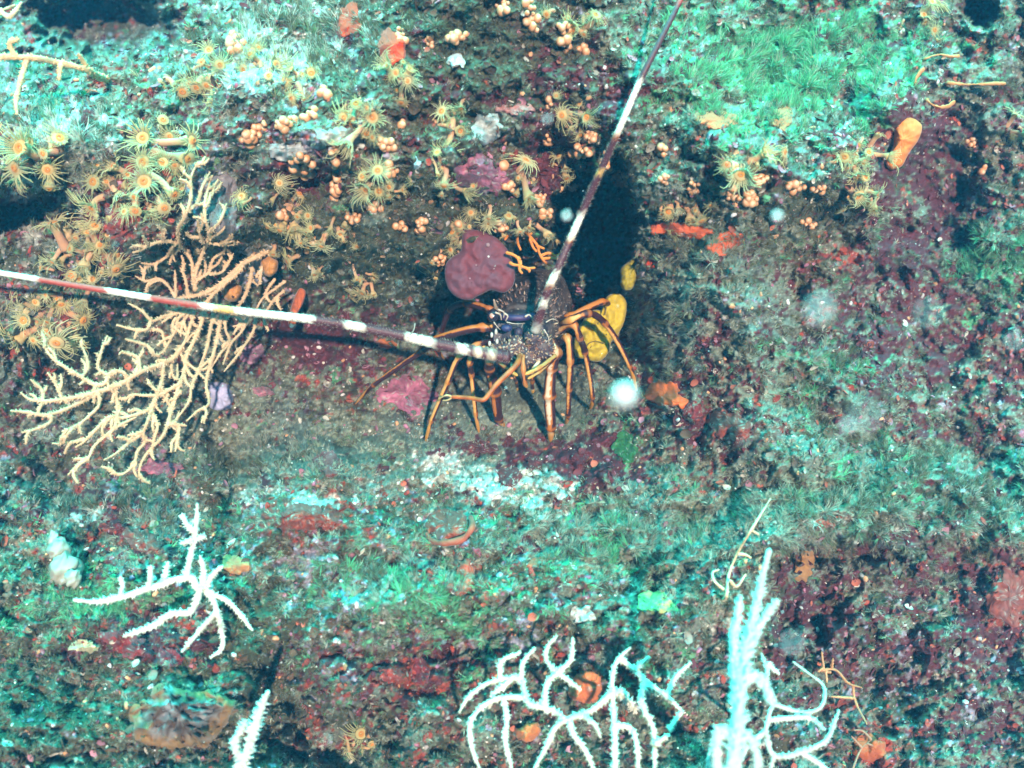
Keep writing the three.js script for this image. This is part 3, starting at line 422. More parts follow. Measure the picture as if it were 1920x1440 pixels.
  fan('small orange twiggy sea fan beside the pale one at lower right', undefined, on(1560, 1262), [st7, ...[[810,935,800,860],[960,1030,970,1100,1030,1220],[965,1090,850,1080],[810,935,780,960],[850,945,860,890],[820,945,830,1010]].map(H)], { c: [0.50, 0.24, 0.11], r: 2.6, z: (x, y) => Zmax(x, y, 16) + 0.02 });
  const st7b = [[1600, 1440, Z(1600, 1440) - 0.003], ...H([960, 1440, 1000, 1340, 1050, 1300])];
  fan('thin reddish brown sea fan at the bottom right edge', undefined, on(1600, 1440), [st7b, ...[[1000,1340,950,1280],[1050,1300,1010,1260,960,1250],[1030,1320,1060,1330]].map(H)], { c: [0.36, 0.16, 0.10], r: 2.3, z: (x, y) => Zmax(x, y, 16) + 0.015 });
  const tl = [[205, 150, Z(205, 150) - 0.004], [183, 142, 0.03], [160, 130, 0.06], [117, 120, 0.075], [67, 110, 0.09], [0, 106, 0.10], [-90, 110, 0.11]]; tl.thick = 1.25;
  fan('tan sea fan branch reaching out over the dark gap top left', undefined, on(205, 150), [tl, [[50, 112, 0.092], [37, 160, 0.10], [30, 187, 0.105], [31, 214, 0.11]], [[113, 121, 0.078], [110, 150, 0.08]], [[167, 132, 0.055], [146, 100, 0.07]], [[30, 108, 0.096], [18, 80, 0.1], [36, 72, 0.1]]], { c: [0.62, 0.40, 0.20], r: 5, z: () => 0.1 });
  fan('fuzzy tan sea fan tip in the top left corner', undefined, P(-80, 40, Z(-80, 40)), [[[-80, 40, Z(-80, 40)], [-40, 30, 0.06], [0, 20, 0.10], [28, 10, 0.11]], [[0, 20, 0.10], [20, 30, 0.11], [40, 5, 0.11]]], { c: [0.62, 0.50, 0.30], r: 5, z: () => 0.1 });
  const bl = [[440, 1520, Z(440, 1520)], [444, 1500, 0.16], [454, 1440, 0.2], [470, 1388, 0.205], [486, 1340, 0.21], [502, 1297, 0.215]]; bl.thick = 1.2;
  fan('lone white sea fan tip poking up from the bottom left edge', 'white sea fans close to the camera', P(440, 1520, Z(440, 1520)), [bl, [[456, 1430, 0.202], [440, 1400, 0.205], [462, 1350, 0.208]]], { c: [0.42, 0.45, 0.38], tip: [0.54, 0.56, 0.5], r: 6, z: near, spike: 1.5, gap: 1.5 });
}
// orange branching bryozoan over the hole
{
  const A = from(820, 420, 6.4);
  const bry = (label, base, lines, z) => { const root = thing('branching_bryozoan', label, 'bryozoan', base, 'orange branching bryozoans'); for (const a of lines) { const q = A(a), m = new MB(); m.tube(curve(q.map(([x, y], i) => P(x, y, z(x, y))), 0.0014), (t) => S * 4 * (1 - 0.3 * t), 8, (t, d, p) => vary([0.62, 0.20, 0.035], 1 + 0.3 * noise(p.x * 600, p.y * 600, 3)), { flat: 0.7 }); m.build('branch', M.coral, root); } };
  bry('orange forked bryozoan sprig on the right edge of the purple sponge', P(950, 474, 0.06), [[830,345,900,365,965,410,990,480,1000,500,1080,530,1170,525],[990,430,975,395],[870,465,920,490,990,495],[985,500,990,560,1020,590],[1060,525,1110,560,1100,575],[1000,500,1000,440]], () => 0.078);
  bry('orange branching bryozoan hanging at the hole behind the antenna', on(982, 430), [[1000,60,1060,90,1120,160,1200,260,1220,340,1260,420,1320,480,1440,520],[1190,260,1280,295],[1240,380,1340,350,1420,385,1520,330],[1260,415,1370,410,1470,430],[980,60,960,130,970,240,1000,310],[1100,130,1130,110],[1110,180,1150,280,1190,330],[840,140,810,190],[1450,420,1500,340]], (x, y) => 0.045 + 0.012 * noise(x / 20, y / 20, 3));
}

// ---------- sponges, crusts and other soft growth ----------
function pillow(m, cx, cy, out, h, colour, o = {}) {     // a domed body with the outline `out` (bearings), h metres high, set on the rock or at depth o.z
  const pts = out.map(([x, y]) => V(x, y, 0)), c = new THREE.CatmullRomCurve3(pts, true, 'centripetal').getSpacedPoints(o.n ?? 72).slice(0, -1), K = o.k ?? 14, rows = [];
  const zAt = (x, y) => o.z !== undefined ? o.z : Z(x, y);
  let zmean = 0; for (const q of c) zmean += zAt(q.x, q.y) / c.length;
  for (let r = 0; r <= K; r++) {
    const k = Math.cos(r / K * Math.PI / 2), row = [];
    c.forEach((q) => {
      const x0 = cx + (q.x - cx) * k, y0 = cy + (q.y - cy) * k, g = (o.ragged ?? 0.05) * 14, x = x0 + g * noise(x0 / 11, y0 / 11, 17) + g * 0.5 * noise(x0 / 4.5, y0 / 4.5, 27), y = y0 + g * noise(x0 / 11, y0 / 11, 37) + g * 0.5 * noise(x0 / 4.5, y0 / 4.5, 38);
      const ground = o.z !== undefined ? o.z : lerp(Zavg(x, y, 7), zmean, o.level ?? 0.0);
      const z = ground - (r === 0 ? (o.sink ?? 0.004) : 0) + h * Math.pow(Math.sin(r / K * Math.PI / 2), o.pow ?? 0.8) * (1 + (o.bump ?? 0.25) * noise(x / 14, y / 14, 18)) + (0.002 * noise(x / 8, y / 8, 28) + 0.0011 * noise(x / 3.6, y / 3.6, 19)) * (o.tex ?? 1);
      row.push(m.v(P(x, y, z), colour(x, y, k)));
    });
    rows.push(row);
  }
  for (let r = 0; r < K; r++) for (let j = 0; j < c.length; j++) { const k = (j + 1) % c.length; m.i.push(rows[r][j], rows[r][k], rows[r + 1][k], rows[r][j], rows[r + 1][k], rows[r + 1][j]); }
  if (o.back) { const e = m.v(P(cx, cy, o.z - o.back), colour(cx, cy, 0)); for (let j = 0; j < c.length; j++) m.i.push(e, rows[0][(j + 1) % c.length], rows[0][j]); }
  return m;
}
const mottle = (c, a = 0.3, f = 7) => (x, y) => { const g = noise(x / 2.8, y / 2.8, 23) + 0.6 * noise(x / 9, y / 9, 29), q = vary(c, Math.max(0.2, 1 + a * noise(x / f, y / f, 22) + a * 0.7 * noise(x / 2.6, y / 2.6, 23))); return g > 0.5 - 0.25 * a ? mixc(q, [0.36, 0.37, 0.32], clamp((g - 0.5 + 0.25 * a) * 5 * a, 0, 0.75)) : q; };
function blobOutline(cx, cy, rx, ry, turn = 0, rough = 0.25, k = 0) { const r = []; for (let i = 0; i < 12; i++) { const a = i / 12 * 6.2832, w = 1 + rough * 1.6 * noise(Math.cos(a) * 1.3 + k * 3.7 + cx, Math.sin(a) * 1.3 + cy, 24), x = Math.cos(a) * rx * w, y = Math.sin(a) * ry * w; r.push([cx + x * Math.cos(turn) - y * Math.sin(turn), cy + x * Math.sin(turn) + y * Math.cos(turn)]); } return r; }
function sponge(name, label, cat, cx, cy, out, h, col, o = {}) {
  const m = new MB(); pillow(m, cx, cy, out, h, o.colour ?? mottle(col, o.a, o.f), o);
  const at = P(cx, cy, o.z ?? Z(cx, cy)); const g = thing(name, label, cat, at, o.group); m.build(o.part ?? 'body', o.mat ?? M.sponge, g); return g;
}
const hole = (g, x, y, z, r, c) => { const m = new MB(); m.ball(P(x, y, z), r * S, r * S, r * S * 0.35, 10, 6, () => c); m.build('pore', M.sponge, g); };
{
  // the plum coloured sponge by the lobster, a thick lobed slab growing from the overhang
  const outP = [[868, 432], [905, 434], [938, 452], [958, 480], [966, 508], [962, 535], [945, 549], [920, 545], [900, 553], [878, 563], [856, 557], [840, 540], [834, 515], [836, 495], [848, 482], [862, 472], [866, 450]];
  const g = sponge('lobed_sponge', 'smooth plum coloured lobed sponge just above the lobster', 'sponge', 905, 500, outP, 0.016, 0, { z: 0.056, sink: 0.02, back: 0.05, n: 170, k: 44, pow: 0.55, bump: 0.3, ragged: 0.06, tex: 0.22, colour: (x, y) => vary(mixc([0.165, 0.038, 0.050], [0.135, 0.046, 0.064], sm(noise(x / 30, y / 30, 25), -0.3, 0.3)), 1 + 0.12 * noise(x / 3, y / 3, 26)) });
  for (const [x, y, r, c] of [[915, 459, 3.2, [0.26, 0.16, 0.17]], [916, 481, 1.8, [0.5, 0.5, 0.45]], [927, 498, 2.4, [0.22, 0.22, 0.2]], [881, 522, 1.6, [0.3, 0.16, 0.18]]]) hole(g, x, y, 0.0723, r, c);
  for (let k = 0; k < 16; k++) { const a = rr(0, 6.28), r = rr(8, 42), x = 902 + Math.cos(a) * r * 0.9, y = 505 + Math.sin(a) * r * 0.9; hole(g, x, y, 0.0713, rr(0.7, 1.5), rnd() < 0.3 ? [0.42, 0.36, 0.34] : [0.10, 0.025, 0.035]); }
  const Y = [0.44, 0.32, 0.02];
  const y1 = sponge('yellow_sponge', 'large bright yellow sponge behind the right legs', 'sponge', 1118, 622, [[1080, 668], [1076, 640], [1090, 606], [1112, 582], [1128, 580], [1138, 556], [1160, 550], [1174, 565], [1172, 598], [1160, 625], [1146, 642], [1140, 662], [1122, 678], [1098, 674]], 0.02, Y, { z: -0.045, sink: 0.05, back: 0.07, n: 150, k: 40, pow: 0.5, a: 0.25, bump: 0.35, tex: 0.3 });
  { const m = new MB(); for (const a of [[[1098, 655], [1104, 644], [1116, 640], [1134, 644]], [[1130, 560], [1136, 575], [1134, 590]]]) m.tube(curve(a.map(([x, y]) => P(x, y, -0.0235)), 0.001), () => 0.0005, 5, () => [0.16, 0.11, 0.02]); m.build('crease', M.sponge, y1); for (let k = 0; k < 14; k++) hole(y1, rr(1092, 1148), rr(600, 662), -0.0245, rr(0.8, 1.7), [0.12, 0.085, 0.01]); }
  sponge('yellow_sponge', 'small yellow sponge on the rim right of the dark hole', 'sponge', 1180, 515, [[1164, 520], [1163, 505], [1176, 492], [1188, 485], [1196, 495], [1194, 520], [1186, 540], [1172, 545], [1164, 535]], 0.014, [0.32, 0.25, 0.018], { z: -0.01, sink: 0.03, back: 0.06, a: 0.2 });
  const OR = [0.54, 0.048, 0.010];
  for (const [label, x, y, rx, ry, t, h, c] of [
    ['bright orange encrusting sponge at the top edge, taller of two', 655, 38, 22, 34, 0.2, 0.012, OR],
    ['bright orange encrusting sponge below and right of its twin near the top', 735, 88, 27, 32, 0, 0.013, OR],
    ['bright orange sponge lobe right of the lobster feet', 1246, 740, 40, 24, 0.25, 0.012, [0.60, 0.13, 0.03]],
    ['long orange red crust along the right rim of the hole', 1275, 432, 58, 15, 0.05, 0.007, [0.52, 0.10, 0.035]],
    ['orange red crust patch beside the long crust, lower right', 1362, 455, 36, 19, -0.3, 0.007, [0.54, 0.10, 0.035]],
    ['orange crust under the green turf at the upper right', 1342, 224, 42, 18, 0.15, 0.008, [0.50, 0.12, 0.04]],
    ['dull orange crust among turf at the upper right', 1465, 218, 20, 24, 0, 0.007, [0.40, 0.16, 0.06]],
    ['small orange dot of sponge on the mossy boulder', 1217, 498, 9, 7, 0, 0.004, OR],
    ['small orange sponge left of the lobster behind the antenna', 723, 644, 20, 10, 0.1, 0.005, [0.40, 0.12, 0.04]],
    ['orange sponge visible between white fan branches, upper one', 1098, 1290, 36, 28, -0.6, 0.014, [0.58, 0.15, 0.05]],
    ['orange sponge visible between white fan branches, lower left one', 990, 1372, 24, 18, -0.3, 0.014, [0.58, 0.17, 0.05]],
    ['dusty orange tuft behind the small white fan at lower left', 440, 1058, 28, 18, 0.2, 0.010, [0.48, 0.20, 0.08]],
    ['orange red crust at the bottom right near the brown fan', 1630, 1402, 34, 24, 0.5, 0.008, [0.38, 0.09, 0.03]],
    ['dull orange lobe on the boulder right of the dark notch', 1510, 1060, 18, 30, 0.2, 0.008, [0.34, 0.17, 0.06]],
  ]) sponge('orange_sponge', label, 'sponge', x, y, blobOutline(x, y, rx, ry, t, 0.3), h, c, { a: 0.22, ragged: 0.4 });
  sponge('orange_sponge', 'upright orange plate sponge at the far right overhang', 'sponge', 1692, 262, [[1680, 228], [1706, 220], [1728, 234], [1724, 258], [1704, 288], [1690, 312], [1668, 318], [1660, 304], [1674, 275]], 0.014, [0.58, 0.17, 0.035], { z: 0.0, sink: 0.03, back: 0.06, a: 0.1 });
  sponge('orange_sponge', 'dark orange strap sponge beside the antenna and sea fan', 'sponge', 556, 585, [[563, 540], [573, 546], [570, 565], [558, 590], [552, 616], [542, 614], [544, 585], [552, 558]], 0.012, [0.42, 0.10, 0.035], { z: -0.012, sink: 0.03, back: 0.05 });
  const yo = sponge('ochre_sponge', 'knobbly ochre sponge above the sea fan root', 'sponge', 454, 422, [[448, 400], [462, 396], [472, 412], [474, 436], [464, 448], [446, 446], [434, 438], [442, 428]], 0.02, [0.52, 0.24, 0.05], { z: 0.012, sink: 0.03, back: 0.05, bump: 0.5 });
  sponge('ochre_sponge', 'round ochre sponge with a pore behind the fan stem', 'sponge', 505, 500, blobOutline(505, 500, 17, 19, 0, 0.15), 0.016, [0.52, 0.23, 0.07], { z: 0.0, sink: 0.03, back: 0.04 });
  const po = sponge('ochre_sponge', 'ochre sponge with a dark pore below the fan stem', 'sponge', 436, 548, blobOutline(436, 548, 18, 19, 0, 0.15), 0.018, [0.50, 0.22, 0.07], { z: -0.02, sink: 0.03, back: 0.04 }); hole(po, 437, 556, -0.0025, 3, [0.05, 0.02, 0.01]);
  sponge('pale_sponge', 'pale blue lilac sponge right of the sea fan', 'sponge', 414, 744, [[390, 720], [410, 716], [432, 724], [438, 744], [434, 764], [412, 770], [394, 764], [388, 742]], 0.014, [0.42, 0.40, 0.55], { a: 0.12, level: 0.5 });
  const PK = [0.40, 0.13, 0.19];
  for (const [label, x, y, rx, ry, t, h, c] of [
    ['pink and lilac coralline plate beside the sea fan tips', 470, 664, 26, 18, -0.3, 0.007, [0.36, 0.17, 0.24]],
    ['small pink coralline lump right of the pale blue sponge', 492, 734, 20, 10, 0.2, 0.009, [0.46, 0.17, 0.22]],
    ['wide pink coralline crust left of the lobster feet', 762, 738, 52, 34, 0.1, 0.006, [0.36, 0.115, 0.18]],
    ['pink coralline lobe under the red plate alga', 870, 1020, 14, 9, 0, 0.005, PK], ['pink coralline knob beside the red fold on the ledge', 895, 1034, 12, 9, 0, 0.005, PK],
    ['rosy coralline crust in the middle of the overhang', 905, 330, 48, 34, 0.2, 0.006, [0.30, 0.10, 0.15]],
    ['coralline crust strip high on the overhang', 965, 205, 38, 11, -0.1, 0.005, [0.40, 0.18, 0.16]],
    ['pinkish crust by the ochre mound at the lower left', 300, 876, 40, 14, 0, 0.005, [0.34, 0.10, 0.14]],
  ]) sponge('coralline_crust', label, 'coralline algae', x, y, blobOutline(x, y, rx, ry, t, 0.35), h, c, { a: 0.8, f: 6, ragged: 0.5, bump: 0.9 });
  const RD = [0.23, 0.043, 0.026];
  for (const [label, x, y, rx, ry, t, h, c] of [
    ['round rusty red plate alga with an orange rim on the ledge', 840, 985, 44, 34, 0.15, 0.010, [0.25, 0.058, 0.032]],
    ['rusty red alga with orange blotches left on the ledge', 570, 968, 44, 24, 0.1, 0.010, RD], ['rusty red alga right of the orange blotched one', 612, 975, 22, 16, -0.2, 0.009, RD],
    ['brown red speckled plate alga on the left ledge', 612, 872, 34, 20, 0.2, 0.010, [0.18, 0.040, 0.032]], ['vertical orange red fold low on the ledge', 872, 1085, 18, 36, 0.2, 0.009, [0.34, 0.09, 0.05]],
    ['small crimson alga left of the brown red plate', 603, 856, 22, 8, -0.3, 0.006, [0.22, 0.02, 0.025]], ['dark red plate under the front leg tips', 955, 893, 24, 17, 0, 0.008, [0.13, 0.026, 0.026]],
    ['dark maroon alga flap right of the ledge sediment', 1000, 868, 16, 12, 0, 0.006, [0.11, 0.02, 0.022]], ['maroon alga patch beneath the thick front leg', 900, 838, 30, 13, 0.1, 0.006, [0.11, 0.02, 0.022]],
    ['orange red streak right on the green ledge', 1010, 1052, 24, 8, -0.4, 0.005, [0.38, 0.10, 0.05]], ['crimson leafy alga on the dark lower left slope', 232, 1206, 46, 22, 0.4, 0.008, [0.20, 0.022, 0.024]],
    ['crimson leafy alga beside a dark notch, lower left', 320, 1232, 26, 20, 0.4, 0.008, [0.17, 0.016, 0.026]], ['brown red mound below the pale sediment at left', 268, 1012, 40, 20, 0.3, 0.010, [0.19, 0.045, 0.028]],
    ['red alga tuft pair low left of the looping fan', 730, 1262, 22, 18, 0, 0.008, [0.26, 0.04, 0.03]], ['deep red alga tuft low beside the red pair', 788, 1258, 18, 26, 0, 0.008, [0.18, 0.022, 0.03]],
    ['rusty alga folds below the orange lobe at right', 1372, 800, 40, 30, 0.3, 0.009, [0.20, 0.04, 0.026]], ['dark red alga tip right of the feet', 1300, 772, 22, 18, 0.2, 0.007, [0.17, 0.018, 0.02]],
    ['rust brown frond above the notch at lower right', 1546, 985, 22, 14, 0.3, 0.007, [0.26, 0.08, 0.05]], ['dull red mound at the far right edge', 1895, 1120, 40, 56, 0.2, 0.012, [0.22, 0.055, 0.04]],
    ['maroon patch between anemones at the far left', 195, 405, 44, 26, 0.5, 0.007, [0.24, 0.03, 0.026]], ['red patch under the anemone bunch at the left', 262, 318, 30, 20, 0.3, 0.007, [0.26, 0.04, 0.03]],
  ]) {
    const g = sponge('red_alga', label, 'red algae', x, y, blobOutline(x, y, rx, ry, t, 0.3), h, c, { a: 0.8, f: 8, ragged: 0.55, bump: 0.9 });
    if (label.startsWith('round rusty')) { const m = new MB(); m.tube(curve([[800, 1000], [808, 1012], [835, 1018], [868, 1010], [884, 992], [882, 968]].map(([x, y]) => P(x, y, Zmax(x, y, 4) + 0.003)), 0.0015), (t) => 0.0022 * (0.6 + 0.5 * Math.sin(t * 3.1) + 0.5 * noise(t * 9, 1, 3)), 8, (t, d, p) => vary([0.34, 0.085, 0.045], 1 + 0.4 * noise(p.x * 300, p.y * 300, 3))); m.build('rim', M.sponge, g); }
  }
  sponge('ring_sponge', 'broad brown ochre sponge with grey silted middle at bottom left', 'sponge', 338, 1340, blobOutline(338, 1340, 96, 60, 0.15, 0.4), 0.02, 0, { n: 80, k: 18, level: 0.2, bump: 1.0, ragged: 0.8, colour: (x, y, k) => { const b = sm(k + 0.5 * noise(x / 26, y / 26, 4) + 0.3 * noise(x / 9, y / 9, 8), 0.55, 0.95), q = sm(noise(x / 30, y / 26, 5) + 0.5 * noise(x / 8, y / 8, 9), -0.1, 0.25); return vary(mixc(mixc([0.075, 0.05, 0.04], [0.25, 0.25, 0.25], q), [0.25, 0.14, 0.055], b), 1 + 0.7 * noise(x / 4, y / 4, 6)); } });
  // pale sea squirts at the lower left, two bulbs
  const sq = thing('sea_squirt', 'pale twin bulbed sea squirt on the far left slope', 'sea squirt', on(118, 1080)); for (const [x, y, rx, ry] of [[100, 1012, 9, 14], [110, 1030, 17, 18], [122, 1066, 22, 24], [138, 1084, 12, 14]]) { const m = new MB(); m.ball(P(x, y, Zmax(x, y, 14) + 0.008), rx * S, ry * S, rx * S, 18, 12, (d, p) => vary([0.30, 0.29, 0.23], 1 + 0.5 * noise(p.x * 260, p.y * 260, 4)), 0.6, x); m.build('bulb', M.flesh, sq); }
  for (const [label, x, y, rx, ry, c] of [['pale shell stuck low on the slope by the looping fan', 1090, 1152, 24, 18, [0.42, 0.44, 0.40]], ['whitish barnacle high on the overhang', 856, 116, 17, 14, [0.46, 0.46, 0.42]], ['grey downy patch in the centre of the overhang', 912, 240, 30, 28, [0.34, 0.37, 0.34]],
    ['pale shell fragment on the dark wall left of the lobster', 783, 308, 7, 15, [0.5, 0.5, 0.54]], ['lemon tinted crust lump at right below the ledge', 1225, 1130, 34, 24, [0.40, 0.38, 0.14]], ['cream lobed growth on the dark lower left slope', 155, 1212, 28, 12, [0.50, 0.44, 0.26]], ['grey furry mound at the root of the sea fan', 492, 482, 36, 24, [0.28, 0.28, 0.27]], ['smooth grey rock bulge behind the fan tips', 415, 380, 34, 66, [0.17, 0.145, 0.15]],
    ['green fleshy alga blob below the right feet', 1172, 838, 22, 26, [0.02, 0.11, 0.035]], ['cloudy grey film over the anemone bed', 640, 258, 48, 20, [0.34, 0.34, 0.29]], ['cloudy grey film left of the orange bead string', 540, 285, 38, 18, [0.34, 0.36, 0.34]]])
    sponge('pale_growth', label, 'encrusting growth', x, y, blobOutline(x, y, rx, ry, 0, 0.35), 0.008, c, { a: 0.6, ragged: 0.5, bump: 0.8, part: 'crust' });
}

// ---------- yellow cluster anemones: colonies of polyps ----------
const protoPolyp = [];
for (let v = 0; v < 5; v++) {                            // along +y, one unit long to the disc; the crown spreads beyond it
  const stalk = new MB(), disc = new MB(), tent = new MB(), bend = rr(-0.14, 0.14), drift = rr(-0.5, 0.5), PK = [0.60, 0.33, 0.19], YE = [0.58, 0.46, 0.22];
  const c = curve([V(0, -0.15, 0), V(bend, 0.35, bend), V(bend * 0.5, 0.75, 0), V(0, 1, 0)], 0.09);
  stalk.tube(c, (t) => lerp(0.25, 0.19, sm(t, 0, 0.5)) + 0.18 * Math.pow(sm(t, 0.62, 1), 1.6), 11, (t, d, p) => vary(mixc(PK, YE, sm(t, 0.45, 0.95)), 1 + 0.2 * noise(p.x * 6, p.y * 6, v)), { cap: 0 });
  const rim = []; for (let r = 0; r < 5; r++) { const q = []; for (let j = 0; j < 16; j++) { const a = j / 16 * 6.2832, rad = [0.37, 0.28, 0.17, 0.09, 0.03][r]; q.push(disc.v(V(Math.cos(a) * rad, 1.0 + [0, -0.03, 0.03, 0.07, -0.02][r], Math.sin(a) * rad), r < 2 ? YE : r < 4 ? [0.66, 0.27, 0.06] : [0.30, 0.10, 0.02])); } rim.push(q); }
  for (let r = 0; r < 4; r++) for (let j = 0; j < 16; j++) { const k = (j + 1) % 16; disc.i.push(rim[r][j], rim[r][k], rim[r + 1][k], rim[r][j], rim[r + 1][k], rim[r + 1][j]); }
  for (let k = 0; k < 32; k++) {
    const a = (k + rr(-0.3, 0.3)) / 32 * 6.2832, o = k % 2 ? 1 : 0.75, L = rr(0.35, 0.95) * o * (rnd() < 0.12 ? 0.4 : 1), up = [0.15, 0.55, 1.1, -0.2, 1.8][v] + rr(-0.35, 0.35), d = V(Math.cos(a), 0, Math.sin(a)), p0 = d.clone().multiplyScalar(0.34).add(V(0, 1, 0));
    const p1 = p0.clone().addScaledVector(d, L * 0.55).add(V(0, up * L * 0.6, 0)), p2 = p0.clone().addScaledVector(d, L).add(V(rr(-0.1, 0.1), up * L * 0.7 - 0.12 * L, rr(-0.1, 0.1)).add(V(drift, 0, drift * 0.6).multiplyScalar(L)));
    tent.tube(curve([p0, p1, p2], L / 4), (t) => lerp(0.036, 0.014, t), 4, (t) => vary([0.52, 0.50, 0.26], 0.9 + 0.3 * t), { cap: 0.5 });
  }
  const geo = (m) => { const g = new THREE.BufferGeometry(); g.setAttribute('position', new THREE.Float32BufferAttribute(m.p, 3)); g.setAttribute('color', new THREE.Float32BufferAttribute(m.c, 3)); g.setIndex(m.i); g.computeVertexNormals(); return g; };
  protoPolyp.push([geo(stalk), geo(disc), geo(tent)]);
}
const softs = [[1, 1, 1], [0.85, 0.8, 0.75], [1, 0.92, 0.8], [0.72, 0.76, 0.7]].map(([r, g, b]) => { const m = M.soft.clone(); m.color.setRGB(r, g, b); return m; });
function polyp(root, bx, by, tx, ty, size, k) {          // from its foot on the rock to its disc
  const a = P(bx, by, Z(bx, by) - 0.001), far = Math.hypot(tx - bx, ty - by), L = Math.max(0.6 * size, far * S * 1.08);
  const b = P(tx, ty, 0).sub(P(bx, by, 0)); b.z = 0; const flat = b.length(), rise = Math.sqrt(Math.max(0.06 * L * L, L * L - flat * flat));
  const dir = V(b.x, b.y, rise).normalize(), sc = L, w = 0.52 * size / L;
  const [g0, g1, g2] = protoPolyp[k % 5], soft = softs[(k * 7) % 4], m = new THREE.Mesh(g0, soft); m.name = 'polyp'; m.castShadow = m.receiveShadow = true;
  m.position.copy(a).sub(origin.get(root)); m.quaternion.setFromUnitVectors(V(0, 1, 0), dir); m.rotateY(k * 1.7); m.scale.set(sc * w, sc, sc * w);
  const squash = sc * w; for (const [g, n] of [[g1, 'oral_disc'], [g2, 'tentacles']]) { const c = new THREE.Mesh(g, soft); if (n === 'tentacles') { const o = [1, 0.75, 1.2, 0.55, 0.9, 1.1, 0.65][k % 7]; c.scale.set(o, o * squash / sc, o); c.position.y = 1 - o * squash / sc; } c.name = n; c.castShadow = c.receiveShadow = true; m.add(c); }
  root.add(m);
}
let pk = 0;
function colony(label, list, size = 0.017) {
  const [bx, by] = list[0], root = thing('cluster_anemone', label, 'anemone colony', on(bx, by), 'yellow cluster anemones on the overhang');
  for (const [a, b, c, d] of list) polyp(root, a, b, c, d, size * 1.12 * rr(0.8, 1.25), pk++);
  for (let k = 0, n = list.length; k < n + 3; k++) {     // younger polyps crowding between the grown ones
    const [a, b] = list[k % n], x = a + rr(-34, 34), y = b + rr(-30, 30); polyp(root, x, y, x + rr(-16, 16), y + rr(-6, 26), size * rr(0.5, 0.9), pk++);
  }
}
colony('large bunch of peach anemones over a maroon patch above the sea fan', [[290,268,365,272],[292,285,355,303],[284,270,282,268],[302,240,315,233],[302,308,314,310],[285,310,283,312],[290,335,330,365],[286,350,288,350],[300,370,315,392],[276,380,287,408],[255,378,263,398],[310,345,345,360],[240,330,225,318]], 0.021);
colony('peach anemones with one long hanging stalk at the upper left', [[402,140,405,205],[395,148,425,182],[388,148,378,172],[400,110,401,104],[412,128,420,130]], 0.020);
colony('long stalked anemones hanging below the cyan turf', [[487,125,500,188],[472,128,465,138],[505,130,522,128],[490,122,478,112]], 0.020);
colony('pair of anemones under the turf ridge at the upper left', [[315,150,330,200],[312,152,336,166],[345,160,352,180]], 0.019);
colony('anemones tucked under the ridge left of the orange beads', [[540,160,548,196],[560,162,572,192],[585,150,590,148],[528,165,522,190]], 0.017);
colony('large cyan tinted anemones at the far left', [[100,298,105,352],[68,290,65,290],[62,306,48,322],[110,280,128,270]], 0.024);
colony('anemones along the left edge of the maroon patch', [[210,340,230,370],[202,350,194,350],[192,372,180,392],[215,355,240,350]], 0.020);
colony('anemone with raised tentacles left of the maroon patch', [[122,462,112,424],[128,470,132,430]], 0.024);
colony('stout anemones just above the antenna at the left', [[172,452,176,440],[188,470,226,506],[170,466,165,500],[202,474,226,480],[180,445,190,430]], 0.021);
colony('open faced anemone touching the antenna at the left', [[150,524,150,521],[190,528,186,526],[130,500,118,492]], 0.021);
colony('big round bunch of anemones below the antenna at the far left', [[80,590,50,585],[96,592,112,566],[88,612,40,640],[100,618,106,626],[112,618,122,644],[92,562,96,552],[122,582,166,602],[118,570,160,574],[70,600,66,604],[60,575,30,560],[130,610,150,640]], 0.023);
colony('bunch of slender anemones with open faces above the ochre sponge', [[533,376,512,366],[538,376,538,371],[547,376,566,368],[535,386,486,390],[540,390,510,426],[546,390,556,430],[541,394,530,432]], 0.016);
colony('lone star shaped anemone left of the slender bunch', [[461,375,460,373]], 0.015);
colony('anemones trailing down to the orange strap sponge', [[512,458,515,478],[584,496,592,516],[562,480,540,492],[575,470,585,462],[556,462,550,450]], 0.014);
colony('three faced anemones over the grey film', [[680,225,660,266],[673,216,673,206],[665,226,652,228],[692,226,701,229],[686,230,690,252]], 0.016);
colony('stack of long anemones in the middle of the overhang', [[850,212,858,176],[847,232,840,281],[850,238,862,250],[842,222,832,217]], 0.016);
colony('anemone pair beside the dark notch above the hole', [[972,325,985,308],[978,328,990,370]], 0.017);
colony('yellowish anemones left of the rosy crust', [[713,330,713,327],[735,335,732,352],[716,358,715,364],[692,334,684,336],[700,345,690,358]], 0.015);
colony('small yellow anemones below the rosy crust', [[835,315,834,346],[850,345,872,360],[826,300,822,292]], 0.013);
colony('pale anemones beside the antenna in the upper centre', [[1075,200,1075,195],[1062,210,1054,222],[1088,214,1096,226]], 0.015);
colony('single anemone left of the antenna shadow', [[1056,310,1061,336],[1050,300,1046,296]], 0.014);
colony('bright anemone on the green turf edge at the top', [[1100,52,1113,40],[1096,56,1078,62],[1070,50,1062,46]], 0.017);
colony('cyan rimmed anemone under the orange sponge twin', [[752,150,768,138],[756,168,754,192],[742,140,730,132]], 0.017);
colony('small hanging anemones left of the plum sponge', [[690,530,680,552],[696,530,702,554],[685,525,676,528]], 0.013);
colony('anemones growing on the top left of the plum sponge', [[856,462,846,470],[858,452,850,440],[832,500,822,512],[862,446,880,452]], 0.014);
colony('buff anemones straight above the plum sponge', [[886,396,884,402],[930,414,918,420],[945,420,953,410],[905,425,900,412],[872,418,864,426]], 0.014);
colony('slim anemone hanging over the orange bryozoan', [[1002,418,1026,442],[1012,412,1018,408]], 0.013);
colony('anemones along the upper rim right of the hole', [[1286,388,1290,412],[1322,384,1338,406],[1302,388,1312,414],[1255,384,1250,400]], 0.015);
